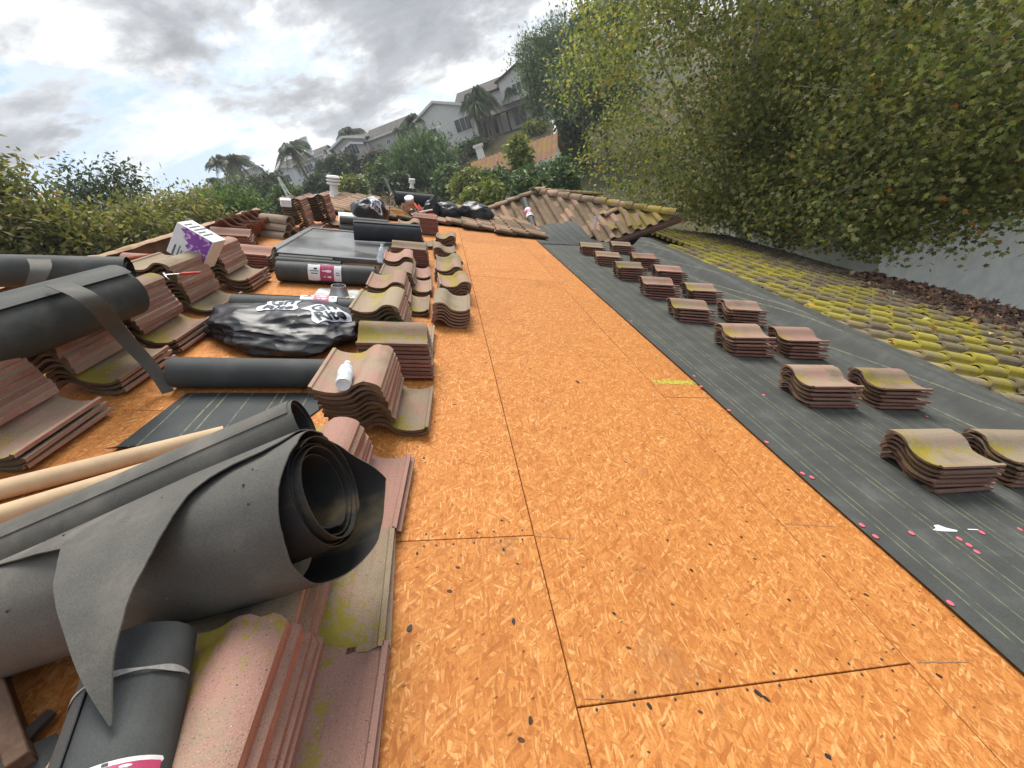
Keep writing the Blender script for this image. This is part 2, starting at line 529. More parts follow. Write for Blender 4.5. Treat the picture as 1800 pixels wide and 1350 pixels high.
# ---- tiles still in place: moss by where they lie on the roof
def mat_laid(name, kind):
    m = NT(name)
    p = m.pos()
    x, y, z = m.sep(p)[:3]
    n0 = m.noise(p, 0.9, 4, 0.6)
    n1 = m.noise(p, 5.0, 6, 0.65)
    n2 = m.noise(p, 150.0, 2, 0.6)
    n3 = m.noise(p, 22.0, 5, 0.65)
    per = m.n('ShaderNodeTexWhiteNoise', noise_dimensions='3D')
    if kind == 'field':
        cell = m.comb(m.math('FLOOR', m.math('DIVIDE', x, 0.347)), m.math('FLOOR', m.math('DIVIDE', y, 0.30)), 0.0)
        m.link(cell, per.inputs[0])
        a, b = (0.235, 0.205, 0.125), (0.300, 0.225, 0.160)
        c = m.mix(m.sstep(n1, 0.35, 0.65), a, b)
        c = m.mix(m.math('MULTIPLY', m.sstep(n3, 0.5, 0.72), 0.5), c, (0.09, 0.075, 0.045))
        mk = m.math('ADD', m.math('MULTIPLY', m.math('SUBTRACT', n1, 0.5), 0.9), m.math('MULTIPLY', m.math('SUBTRACT', n3, 0.5), 0.5))
        mk = m.math('ADD', mk, m.math('MULTIPLY', m.math('SUBTRACT', n0, 0.5), 0.7))
        mk = m.math('ADD', mk, m.math('MULTIPLY', m.math('SUBTRACT', per.outputs[0], 0.5), 0.50))
        band = m.math('MULTIPLY', m.sstep(x, 3.9, 5.0), m.sstep(x, 8.6, 6.4))
        mk = m.math('ADD', mk, m.math('SUBTRACT', m.math('MULTIPLY', band, 0.52), 0.34))
        c = m.mix(m.math('MULTIPLY', m.sstep(mk, 0.0, 0.26), 0.88), c, m.mix(n3, (0.185, 0.160, 0.020), (0.43, 0.365, 0.045)))
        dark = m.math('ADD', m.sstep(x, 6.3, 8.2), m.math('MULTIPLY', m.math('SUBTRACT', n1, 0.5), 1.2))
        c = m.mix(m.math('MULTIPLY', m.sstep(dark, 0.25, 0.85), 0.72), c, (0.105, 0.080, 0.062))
    else:
        cell = m.comb(m.math('FLOOR', m.math('DIVIDE', x, 0.30)), m.math('FLOOR', m.math('DIVIDE', y, 0.347)), 0.0)
        m.link(cell, per.inputs[0])
        c = m.mix(m.sstep(n1, 0.35, 0.65), (0.300, 0.205, 0.140), (0.235, 0.180, 0.105))
        c = m.mix(m.math('MULTIPLY', m.sstep(per.outputs[0], 0.45, 0.95), 0.55), c, (0.40, 0.235, 0.175))
        c = m.mix(m.math('MULTIPLY', m.sstep(n3, 0.52, 0.75), 0.45), c, (0.11, 0.085, 0.055))
        mk = m.math('ADD', m.math('MULTIPLY', m.math('SUBTRACT', n1, 0.5), 1.1), m.math('SUBTRACT', m.math('MULTIPLY', m.sstep(x, 2.6, 4.9), 0.55), 0.38))
        c = m.mix(m.math('MULTIPLY', m.sstep(mk, 0.0, 0.25), 0.8), c, m.mix(n3, (0.20, 0.16, 0.016), (0.36, 0.29, 0.03)))
    tone = m.math('ADD', 0.68, m.math('MULTIPLY', per.outputs[0], 0.60))
    c = m.mix(1.0, c, m.comb(tone, tone, tone), 'MULTIPLY')
    c = m.mix(m.sstep(n2, 0.63, 0.78), c, (0.42, 0.37, 0.26))
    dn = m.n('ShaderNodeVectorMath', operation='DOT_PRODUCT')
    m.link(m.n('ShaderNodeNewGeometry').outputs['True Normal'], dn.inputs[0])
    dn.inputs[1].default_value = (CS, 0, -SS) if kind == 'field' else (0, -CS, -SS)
    c = m.mix(m.math('MULTIPLY', m.sstep(dn.outputs['Value'], 0.55, 0.8), 0.8), c, (0.045, 0.038, 0.024))      # shade line under each course painted dark on the lower ends
    return m.bsdf(c, 0.88, 0.2, 0.0, m.bump(m.math('ADD', m.math('MULTIPLY', n2, 0.5), n3), 0.5, 0.004))

def mat_leaf(name, trans=0.35):
    m = NT(name)
    a = m.n('ShaderNodeAttribute', attribute_name='Col')
    g = m.n('ShaderNodeBsdfPrincipled')
    m.link(a.outputs['Color'], g.inputs['Base Color'])
    g.inputs['Roughness'].default_value = 0.55
    g.inputs['Specular IOR Level'].default_value = 0.35
    t = m.n('ShaderNodeBsdfTranslucent')
    m.link(m.mix(1.0, a.outputs['Color'], (1.15, 1.2, 0.6), 'MULTIPLY'), t.inputs['Color'])
    mx = m.n('ShaderNodeMixShader')
    mx.inputs[0].default_value = trans
    m.t.links.new(g.outputs[0], mx.inputs[1]); m.t.links.new(t.outputs[0], mx.inputs[2])
    m.t.links.new(mx.outputs[0], m.out.inputs[0])
    return m.mat

def mat_bag():
    m = NT('black_polythene')
    o = m.obj()
    n = m.noise(o, 9.0, 3, 0.5, 0.8)
    r = m.n('ShaderNodeTexNoise')
    m.link(o, r.inputs['Vector']); r.inputs['Scale'].default_value = 7.0; r.inputs['Detail'].default_value = 2
    return m.bsdf(m.mix(n, (0.010, 0.011, 0.014), (0.020, 0.022, 0.028)), m.math('ADD', 0.32, m.math('MULTIPLY', n, 0.14)), 0.42, 0.0, m.bump(r.outputs[0], 0.18, 0.010))

def mat_glass_pane():
    m = NT('skylight_acrylic')
    o = m.obj()
    n = m.noise(o, 1.6, 2, 0.4, 0.4)
    f = m.noise(o, 140.0, 3, 0.6)
    reflection = m.sstep(n, 0.40, 0.62)  # dark tree reflections painted into the pane as smoother, darker patches
    c = m.mix(reflection, m.mix(f, (0.150, 0.152, 0.146), (0.205, 0.207, 0.200)), (0.090, 0.092, 0.090))
    return m.bsdf(c, m.mix(reflection, (0.30, 0.30, 0.30), (0.18, 0.18, 0.18)), 0.5, 0.0, m.bump(f, 0.1, 0.001))

def mat_bottle():
    m = NT('clear_plastic_bottle')
    return m.bsdf((0.86, 0.93, 1.0), 0.08, 0.6, 0.0, None, None, 0.35)

def mat_bark(name, a, b):
    m = NT(name)
    p = m.pos()
    n = m.noise(m.mapping(p, (0, 0, 0), (0, 0, 0), (6, 6, 2.0)), 1.0, 6, 0.65)
    return m.bsdf(m.mix(m.sstep(n, 0.38, 0.62), a, b), 0.85, 0.2, 0.0, m.bump(n, 0.5, 0.03))

def mat_ground():
    m = NT('hillside_ground')
    p = m.pos()
    n1 = m.noise(p, 0.03, 6, 0.6); n2 = m.noise(p, 0.6, 6, 0.65); n3 = m.noise(p, 6.0, 4, 0.6)
    c = m.mix(m.sstep(n1, 0.4, 0.6), (0.085, 0.075, 0.040), (0.050, 0.060, 0.026))
    c = m.mix(m.sstep(n2, 0.45, 0.65), c, (0.125, 0.100, 0.060))
    c = m.mix(m.math('MULTIPLY', n3, 0.4), c, (0.035, 0.040, 0.018))
    return m.bsdf(c, 0.95, 0.1, 0.0, m.bump(n2, 0.6, 0.2))

def mat_far_tile(name, a, b, moss=None, sx=3.3):
    m = NT(name)
    o = m.obj()
    n = m.noise(o, 2.0, 5, 0.6)
    c = m.mix(m.sstep(n, 0.35, 0.65), a, b)
    if moss:
        c = m.mix(m.math('MULTIPLY', m.sstep(m.noise(o, 0.7, 5, 0.6), 0.45, 0.62), 0.7), c, moss)
    return m.bsdf(c, 0.9, 0.15, 0.0, m.bump(n, 0.4, 0.02))

M = {}
M['osb'] = mat_osb()
M['under'] = felt('felt_underlayment', (0.066, 0.069, 0.065), True, 0.20, 0.66, (0.13, 0.134, 0.12), 0.35)
M['under_strip'] = felt('felt_strip', (0.030, 0.036, 0.040), True, 0.2, 0.5, (0.10, 0.11, 0.11), 0.15)
M['roll_old'] = felt('old_felt_outside', (0.108, 0.104, 0.094), False, 0.16, 0.75, (0.22, 0.20, 0.165), 0.45)
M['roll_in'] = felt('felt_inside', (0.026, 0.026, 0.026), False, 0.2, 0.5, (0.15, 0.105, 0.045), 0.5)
M['roll_new'] = felt('new_felt', (0.062, 0.066, 0.066), False, 0.12, 0.7, (0.13, 0.135, 0.13), 0.25)
M['roll_mid'] = felt('grey_green_felt', (0.056, 0.060, 0.058), False, 0.18, 0.6, (0.16, 0.155, 0.135), 0.28)
M['roll_blue'] = felt('blue_black_felt', (0.030, 0.034, 0.040), False, 0.15, 0.62, (0.09, 0.095, 0.10), 0.2)
M['tile_face'] = mat_tile('tile_weathered_face', (0.325, 0.185, 0.148), (0.270, 0.215, 0.150))
M['tile_body'] = mat_tile('tile_pink_body', (0.325, 0.150, 0.115), (0.390, 0.235, 0.188), True)
M['tile_red_body'] = mat_tile('tile_red_body', (0.245, 0.104, 0.078), (0.315, 0.155, 0.120), True)
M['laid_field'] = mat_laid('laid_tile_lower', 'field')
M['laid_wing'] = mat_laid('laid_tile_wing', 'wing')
M['dark_under'] = simple('old_felt_under_tile', (0.075, 0.058, 0.046), 0.9, 0.1)
M['leaf'] = mat_leaf('leaf_near', 0.48)
M['leaf_far'] = mat_leaf('leaf_far', 0.22)
M['litter'] = mat_leaf('dry_leaf', 0.10)
M['bag'] = mat_bag()
M['print'] = simple('white_print', (0.62, 0.68, 0.78), 0.45, 0.4, 0, 30, 0.06, 0.05)
M['ink'] = simple('black_ink', (0.012, 0.012, 0.016), 0.5, 0.4, 0, 30, 0.1, 0.05)
M['acrylic'] = mat_glass_pane()
M['galv'] = simple('galvanised_steel', (0.46, 0.48, 0.49), 0.38, 0.5, 0.75, 14, 0.25, 0.1)
M['flash'] = simple('painted_flashing', (0.100, 0.105, 0.110), 0.42, 0.5, 0.2, 6, 0.2, 0.1)
M['lead'] = simple('weathered_flashing', (0.26, 0.265, 0.255), 0.5, 0.5, 0.35, 9, 0.3, 0.2)
M['bottle'] = mat_bottle()
M['cap'] = simple('blue_cap', (0.35, 0.50, 0.80), 0.4, 0.4, 0, 20, 0.05, 0.02)
M['paper'] = simple('white_paper', (0.74, 0.74, 0.76), 0.6, 0.3, 0, 25, 0.06, 0.05)
def mat_purple():
    m = NT('purple_print')
    o = m.obj()
    v = m.vor(o, 55.0, dim='3D')
    k = m.sepc(v.outputs['Color'])
    c = m.mix(m.math('GREATER_THAN', k[0], 0.72), m.mix(m.noise(o, 9.0, 3, 0.6), (0.17, 0.05, 0.30), (0.34, 0.10, 0.42)), (0.62, 0.40, 0.66))
    return m.bsdf(c, 0.45, 0.4)
M['purple'] = mat_purple()
M['magenta'] = simple('magenta_print', (0.42, 0.055, 0.13), 0.5, 0.4, 0, 30, 0.12, 0.02)
M['card'] = simple('cardboard_tube', (0.52, 0.375, 0.235), 0.7, 0.25, 0, 12, 0.10, 0.08)
M['wood'] = simple('weathered_board', (0.155, 0.098, 0.068), 0.85, 0.2, 0, 7, 0.35, 0.4)
M['wood_top'] = simple('pale_board_edge', (0.38, 0.26, 0.17), 0.85, 0.2, 0, 9, 0.3, 0.4)
M['fascia'] = simple('brown_fascia', (0.130, 0.072, 0.058), 0.55, 0.35, 0, 5, 0.18, 0.1)
M['red'] = simple('red_plastic', (0.55, 0.045, 0.030), 0.4, 0.4, 0, 20, 0.12, 0.05)
M['orange'] = simple('orange_red_plastic', (0.72, 0.115, 0.060), 0.45, 0.4, 0, 20, 0.15, 0.05)
M['shard'] = simple('orange_red_clay', (0.42, 0.115, 0.065), 0.85, 0.2, 0, 16, 0.2, 0.2)
M['pink'] = simple('pink_cap_plastic', (0.72, 0.13, 0.17), 0.45, 0.4, 0, 40, 0.08, 0.02)
M['steel'] = simple('bare_steel', (0.50, 0.50, 0.50), 0.3, 0.5, 0.9, 20, 0.15, 0.05)
M['leather'] = simple('tan_leather', (0.42, 0.21, 0.12), 0.8, 0.2, 0, 20, 0.25, 0.3)
M['cream'] = simple('cream_plastic', (0.62, 0.48, 0.28), 0.5, 0.4, 0, 20, 0.12, 0.05)
M['dark'] = simple('dark_plastic', (0.022, 0.022, 0.024), 0.45, 0.4, 0, 20, 0.2, 0.05)
M['ground'] = mat_ground()
M['stucco'] = simple('grey_stucco', (0.70, 0.70, 0.66), 0.9, 0.15, 0, 2.2, 0.12, 0.5)
M['stucco_white'] = simple('white_stucco', (0.74, 0.76, 0.78), 0.9, 0.15, 0, 1.5, 0.04, 0.1)
M['stucco_beige'] = simple('beige_stucco', (0.52, 0.48, 0.455), 0.9, 0.15, 0, 1.5, 0.05, 0.1)
M['stucco_pale'] = simple('pale_stucco', (0.70, 0.69, 0.67), 0.9, 0.15, 0, 1.5, 0.05, 0.1)
M['trim'] = simple('white_trim', (0.72, 0.71, 0.69), 0.6, 0.3, 0, 4, 0.04, 0.05)
M['pane'] = simple('window_glass', (0.055, 0.065, 0.075), 0.12, 0.6, 0, 1.2, 0.3, 0.0)
M['roof_grey'] = mat_far_tile('grey_shingle', (0.085, 0.078, 0.072), (0.130, 0.118, 0.108))
M['roof_orange'] = mat_far_tile('orange_barrel_tile', (0.25, 0.130, 0.080), (0.190, 0.115, 0.072), (0.25, 0.165, 0.035))
M['timber_dark'] = simple('dark_timber', (0.060, 0.050, 0.045), 0.8, 0.2, 0, 2, 0.2, 0.1)
M['bark'] = mat_bark('grey_bark', (0.105, 0.088, 0.070), (0.205, 0.185, 0.155))
M['bark_pale'] = mat_bark('pale_sycamore_bark', (0.20, 0.175, 0.14), (0.50, 0.48, 0.43))
M['bark_dark'] = mat_bark('dark_bark', (0.035, 0.030, 0.026), (0.075, 0.062, 0.050))
M['black_paper'] = felt('black_wall_paper', (0.026, 0.030, 0.030), False, 0.2, 0.6, (0.08, 0.08, 0.075), 0.2)
M['spray'] = simple('green_spray_paint', (0.46, 0.42, 0.06), 0.7, 0.3, 0, 30, 0.2, 0.05)
M['chalk'] = simple('grey_chalk', (0.30, 0.18, 0.11), 0.9, 0.1, 0, 50, 0.3, 0.0)

# ------------------------------------------------------------------ ground
TERR = [(0, 0, -6.4), (10, 8, -9.0), (14, 6, -10), (22, 10, -10.5), (40, 10, -9), (-12, 8, -5.2), (-25, 20, -2.0), (0, 25, -6.2), (8, 39, -5.4), (15, 45, -4.2), (30, 35, -8),
        (12.8, 70, 1.1), (3.3, 70, 1.2), (-9, 76, 1.0), (-28, 97, 4.5), (-50, 116, 8.2), (-78, 145, 12.0), (30, 75, 0.5), (60, 70, -3),
        (-5, 46, -3.2), (-25, 60, 0.0), (-60, 80, 5.0), (0, -40, -7), (-60, 0, -3), (60, -20, -11), (0, 160, 7), (60, 160, 8), (-120, 260, 20),
        (72, 470, 37), (-37, 460, 21), (150, 480, 44), (-160, 480, 24), (20, 470, 30), (300, 300, 20), (-300, 300, 24), (0, 900, 20), (500, 0, -10), (-500, 0, 5),
        (0, -500, -10), (1500, 1500, 0), (-1500, 1500, 0), (0, 2000, 0), (1500, -500, -10), (-1500, -500, -5)]
TA = np.array(TERR, float)
def ground_z(x, y):
    d2 = (TA[:, 0] - x) ** 2 + (TA[:, 1] - y) ** 2
    w = 1.0 / (d2 + 16.0) ** 1.6
    return float((w * TA[:, 2]).sum() / w.sum())
def axis_pts(lim, n, p=2.6):
    t = np.linspace(-1, 1, n)
    return np.sign(t) * np.abs(t) ** p * lim
gx, gy = axis_pts(2500, 110), axis_pts(2500, 130) + 40
gv = [(x, y, ground_z(x, y) + 0.25 * fbm((x * 0.05, y * 0.05, 0))) for y in gy for x in gx]
nx_ = len(gx)
gf = [(j * nx_ + i, j * nx_ + i + 1, (j + 1) * nx_ + i + 1, (j + 1) * nx_ + i) for j in range(len(gy) - 1) for i in range(nx_ - 1)]
put('ground', MB().add(gv, gf).mesh('ground', M['ground'], 180), kind='structure')

# ------------------------------------------------------------------ the tile everything here is made of
TL = 0.45
TOPP = [(-.165, .044), (-.152, .055), (-.135, .063), (-.112, .068), (-.085, .069), (-.060, .062), (-.038, .045), (-.015, .023), (.012, .010), (.045, .004), (.085, .004), (.120, .011), (.143, .021), (.148, .031), (.165, .031)]
def tile_section():
    th = 0.0155
    bot = []
    for i, (a, z) in enumerate(TOPP):
        bot.append((a, z - th))
    bot[0] = (-.165, .015)
    bot[1] = (-.149, .017)
    bot[2] = (-.132, .040)
    bot[-1] = (.165, .013)
    bot[-2] = (.146, .012)
    return [(a, z + 0.012) for a, z in TOPP], [(a, z + 0.012) for a, z in bot]
def tile_mesh(name, mats, L=TL, chip=0.0, seed=0, zs=1.0):
    top, bot = tile_section()
    n = len(top)
    r = random.Random(seed)
    mb = MB()
    vs = []
    for e, yy in enumerate((-L / 2, L / 2)):
        for k, (a, z) in enumerate(top + bot[::-1]):
            j = 0.0
            if chip:
                j = (0.004 + (chip if r.random() < 0.3 else 0)) * r.random() * (1 if e == 0 else -1)
            vs.append((a, yy + j, z * zs))
    N2 = 2 * n
    fs, ms = [], []
    for k in range(N2):
        k2 = (k + 1) % N2
        fs.append((k, k2, N2 + k2, N2 + k))
        if k < n - 1:
            ms.append(0)
        else:
            ms.append(1)
    # end caps as quads between top and bottom lines
    for k in range(n - 1):
        fs.append((k + 1, k, N2 - 1 - k, N2 - 2 - k)); ms.append(1)
        fs.append((N2 + k, N2 + k + 1, N2 + N2 - 2 - k, N2 + N2 - 1 - k)); ms.append(1)
    mb.v, mb.f, mb.m = vs, fs, ms
    me = mb.mesh(name, mats, 38)
    return me
# fix winding so that all normals face outwards
def outward(me):
    bm = bmesh.new(); bm.from_mesh(me)
    bmesh.ops.recalc_face_normals(bm, faces=bm.faces)
    bm.to_mesh(me); bm.free()
    return me
TILE = [outward(tile_mesh('s_tile', [M['tile_face'], M['tile_body']], chip=0.010, seed=i)) for i in range(4)]
TILE_RED = [outward(tile_mesh('s_tile_red', [M['tile_face'], M['tile_red_body']], chip=0.006, seed=20 + i)) for i in range(3)]
TILE_LOW = [outward(tile_mesh('s_tile_low', [M['tile_face'], M['tile_red_body']], chip=0.012, seed=70 + i, zs=0.84)) for i in range(4)]
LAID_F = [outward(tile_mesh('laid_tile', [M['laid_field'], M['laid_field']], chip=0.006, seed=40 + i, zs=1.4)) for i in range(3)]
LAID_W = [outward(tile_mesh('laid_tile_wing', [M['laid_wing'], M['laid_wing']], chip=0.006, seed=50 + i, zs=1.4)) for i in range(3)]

# ------------------------------------------------------------------ our house
V_RIDGE, V_EAVE, Y0, Y1 = -2.92, 9.55, -2.6, 13.2
house = empty('house', ROOF, 'house under the camera, roof half stripped to orange boards, black felt and mossy tile below', 'house')
ROOF_I = ROOF.inverted()

# each strand-board sheet is its own piece, 4 mm joints, sheathing 15 mm thick
def sheet(v0, v1, y0, y1):
    g = 0.0022
    a, b, c, d = v0 + g, v1 - g, y0 + g, y1 - g
    mb = MB()
    e = 0.0015
    ring = lambda o, z: [(a + o, c + o, z), (b - o, c + o, z), (b - o, d - o, z), (a + o, d - o, z)]
    lv = [ring(0, -0.015), ring(0, -e), ring(e, 0.0)]
    vs = [p for q in lv for p in q]
    fs = [(3, 2, 1, 0), (8, 9, 10, 11)]
    for l in range(2):
        for k in range(4):
            fs.append((l * 4 + k, l * 4 + (k + 1) % 4, l * 4 + 4 + (k + 1) % 4, l * 4 + 4 + k))
    cx_, cy_ = (a + b) / 2, (c + d) / 2
    mb.add([(p[0] - cx_, p[1] - cy_, p[2]) for p in vs], fs)
    o = put('strand_board_sheet', mb.mesh('strand_board_sheet', M['osb']), house, Matrix.Translation((cx_, cy_, random.uniform(-0.0008, 0.0008))))
rows = [(-2.90, -2.008, 0.35), (-2.008, -0.788, 2.05), (-0.788, 0.432, 1.133), (0.432, 1.652, 0.517), (1.652, 2.872, 2.311)]
for v0, v1, j in rows:
    ys = []
    k = j
    while k > Y0:
        k -= 2.44
    ys.append(Y0)
    k += 2.44
    while k < 9.5:
        ys.append(k); k += 2.44
    ys.append(9.55)
    for a, b in zip(ys[:-1], ys[1:]):
        if b - a > 0.02:
            sheet(v0, v1, a, b)
# rafters' dark attic skin just under the sheets, and the slope on the far side of the ridge
mb = MB()
mb.box(V_RIDGE, V_EAVE, Y0, Y1, -0.05, -0.018)
put('roof_deck', mb.mesh('roof_deck', M['dark_under']), house)
mb = MB()
Rz = (M3 @ Vector((V_RIDGE, 0, 0)))
mb.add([(Rz.x, Y0, Rz.z), (Rz.x, Y1, Rz.z), (Rz.x - 5.2, Y1, Rz.z - 5.2 * math.tan(SLOPE)), (Rz.x - 5.2, Y0, Rz.z - 5.2 * math.tan(SLOPE)),
        (Rz.x, Y0, Rz.z - .1), (Rz.x, Y1, Rz.z - .1), (Rz.x - 5.2, Y1, Rz.z - 5.2 * math.tan(SLOPE) - .1), (Rz.x - 5.2, Y0, Rz.z - 5.2 * math.tan(SLOPE) - .1)],
       [(0, 1, 2, 3), (7, 6, 5, 4), (0, 3, 7, 4), (1, 5, 6, 2), (2, 6, 7, 3)])
put('back_slope', mb.mesh('back_slope', M['dark_under']), house, ROOF_I)
mb = MB()
mb.box(-7.4, 8.2, -2.2, 12.8, -11.0, -4.02)
put('wall', mb.mesh('wall', M['stucco']), house, ROOF_I)
for yy in (-2.2, 12.78):                      # gable infill under the main slopes
    mb = MB()
    zr = Rz.z - 0.12
    mb.add([(-7.4, yy, -4.02), (8.2, yy, -4.02), (Rz.x, yy, zr), (-7.4, yy + .02, -4.02), (8.2, yy + .02, -4.02), (Rz.x, yy + .02, zr)], [(0, 1, 2), (5, 4, 3), (0, 3, 4, 1), (1, 4, 5, 2), (2, 5, 3, 0)])
    put('gable_wall', mb.mesh('gable_wall', M['stucco']), house, ROOF_I)
mb = MB()
mb.box(V_EAVE - 0.02, V_EAVE + 0.03, Y0, Y1, -0.20, 0.0)
put('fascia', mb.mesh('fascia', M['fascia']), house)

# ridge nailer board, its top edge pale where the ridge tiles came off
mb = MB()
mb.box(V_RIDGE - 0.045, V_RIDGE, Y0, 7.78, -0.02, 0.215)
rb = put('ridge_board', mb.mesh('ridge_board', M['wood']), house)
mb = MB()
mb.grid(lambda a, b: Vector((V_RIDGE - 0.06 + 0.085 * a, Y0 + (7.78 - Y0) * b, 0.219 + 0.018 * fbm((a * 2, b * 40, 3)) + (0.012 if 0.2 < a < 0.8 else 0))), 4, 90)
put('mortar_edge', mb.mesh('mortar_edge', M['wood_top'], 60), rb)

# ---- felt sheets, each lapped over the one below
def under_sheet(v0, v1f, w0, ya, yb, seed, up=False):
    mb = MB()
    def fn(a, b):
        y = ya + (yb - ya) * b
        v1 = v1f(y)
        v = v0 + (v1 - v0) * a + (0.006 * fbm((y * 0.9, seed, 0)) if a < 0.02 else 0)
        w = w0 + 0.003 + 0.0022 * fbm((v * 1.3, y * 0.5, seed)) + 0.0012 * fbm((v * 5, y * 0.8, seed + 4))
        if up:
            e = v1 - v
            t = min(1.0, max(0.0, (0.46 - e) / 0.20))
            w += (0.205 + 0.010 * fbm((y * 1.1, 5, 1))) * t * t * (3 - 2 * t) - 0.012 * max(0, (0.06 - e) / 0.06)
        return Vector((v, y, w))
    n = 60 if up else 34
    mb.shell(fn, n, 90, 0.0022)
    return put('felt_sheet', mb.mesh('felt_sheet', M['under'], 50), house)
edge = lambda y: 4.44 + 0.072 * (y - 1.9)
s3 = under_sheet(3.60, edge, 0.004, Y0, 9.4, 3, True)
s2 = under_sheet(2.82, lambda y: 3.78, 0.009, Y0, 9.3, 2)
s1 = under_sheet(2.040, lambda y: 2.98, 0.014, Y0, 8.75, 1)
# pink cap nails hold the felt
mb = MB(); mb.lathe([(0.0125, 0.0), (0.0125, 0.0015), (0.009, 0.0028), (0.003, 0.0034)], 12)
cap_me = mb.mesh('cap_nail', M['pink'], 40)
caps = [(1514, 924), (1538, 944), (1601, 938), (1685, 948), (1702, 959), (1716, 971), (1669, 1061), (1725, 937), (1410, 833), (1347, 778), (1281, 722), (1232, 680), (1342, 695), (1792, 930), (1629, 732), (1624, 762), (1372, 658)]
for px, py in caps:
    v, y = P(px, py, 0.016)
    par = s1 if v < 2.9 else (s2 if v < 3.7 else s3)
    put('cap_nail', cap_me, par, Matrix.Translation((v, y, 0.020 if v < 2.9 else 0.015)))
for k in range(4, 14, 2):
    put('cap_nail', cap_me, s1, Matrix.Translation((2.085 + random.uniform(-.01, .01), -1.0 + k * 0.61 + random.uniform(-.06, .06), 0.020)))
    put('cap_nail', cap_me, s2, Matrix.Translation((3.02 + random.uniform(-.01, .01), 3.6 + k * 0.4 + random.uniform(-.06, .06), 0.015))) if k < 11 else None

# ---- tiles still in place
def field_matrix(v, y, w=0.0, tilt=0.045, jr=0.0):
    return Matrix.Translation((v, y, w)) @ Matrix.Rotation(PI / 2 + jr, 4, 'Z') @ Matrix.Rotation(tilt, 4, 'X')
cands = []           # (pixel size, matrix in world, mesh, field key)
def consider(mw, key, meshes):
    p = proj(mw.translation)
    if p[2] < 0.3:
        return
    vis = -120 < p[0] < 1920 and -80 < p[1] < 1430
    size = F_PX * 0.33 / p[2] * (1 if vis else 0.01)
    cands.append((size, mw, random.choice(meshes), key))
# lower mossy field, below the felt
ncol = int((Y1 - Y0) / 0.30)
for c in range(15):
    v = 4.52 + 0.347 * c
    for k in range(ncol):
        y = Y0 + 0.15 + 0.30 * k
        if v - 0.24 < edge(y) - 0.30:
            continue
        if y > 9.3 and v < 6.0:
            continue
        mw = ROOF @ field_matrix(v + random.uniform(-.006, .006), y + random.uniform(-.004, .004), 0.016 + random.uniform(0, .006), 0.10, random.uniform(-.012, .012))
        consider(mw, 'lower', LAID_F)
# main slope beyond the stripped part
def strip_edge(v):
    pts = [(-3.0, 9.35), (0.05, 9.24), (1.19, 9.03), (2.07, 8.43), (3.0, 8.0)]
    for (a, ya), (b, yb) in zip(pts[:-1], pts[1:]):
        if a <= v <= b:
            return ya + (yb - ya) * (v - a) / (b - a)
    return 9.3
WE_Y, WE_Z, WC_X, W_RUN = 9.70, -1.63, 5.33, 2.54          # wing eave line, its corner, plan run from eave to ridge
TAN = math.tan(SLOPE)
for c in range(15):
    v = -2.75 + 0.347 * c
    for k in range(14):
        y = 9.05 + 0.30 * k
        X = v * CS
        if y < strip_edge(v) + 0.17:
            continue
        lim = Y1 if X < 1.0 else WE_Y + (3.75 - X) - 0.10
        if y > lim - 0.1 or X > 2.55:
            continue
        mw = ROOF @ field_matrix(v + random.uniform(-.01, .01), y + random.uniform(-.006, .006), 0.016 + random.uniform(0, .006), 0.10, random.uniform(-.015, .015))
        consider(mw, 'upper', LAID_W)

# ---- the hipped wing
wing_o = Vector((0, WE_Y, WE_Z))
WING = Matrix(((1, 0, 0, 0), (0, CS, -SS, WE_Y), (0, SS, CS, WE_Z), (0, 0, 0, 1)))    # x along eave, y up the slope
ridge_z, ridge_y = WE_Z + W_RUN * TAN, WE_Y + W_RUN
px_ = WC_X - W_RUN                                                                    # hip meets ridge
lx = -ridge_z / TAN                                                                   # ridge meets the main slope
mb = MB()
vv = [(WC_X, WE_Y, WE_Z), (px_, ridge_y, ridge_z), (lx, ridge_y, ridge_z), (-WE_Z / TAN, WE_Y, WE_Z), (WC_X, WE_Y + 2 * W_RUN, WE_Z), (lx, WE_Y + 2 * W_RUN, WE_Z)]
lo = [(x, y, z - 0.06) for x, y, z in vv]
mb.add(vv + lo, [(3, 0, 1, 2), (0, 4, 1), (1, 4, 5, 2), (9, 8, 7, 6), (6, 7, 10), (8, 11, 10, 7), (0, 3, 9, 6), (4, 0, 6, 10), (5, 4, 10, 11)])
wing = put('wing_roof', mb.mesh('wing_roof', M['dark_under']), house, ROOF_I)
hip_n = Vector((1, 1, 0)).normalized()
missing = [(4.25, .86)]
wing_clip = []
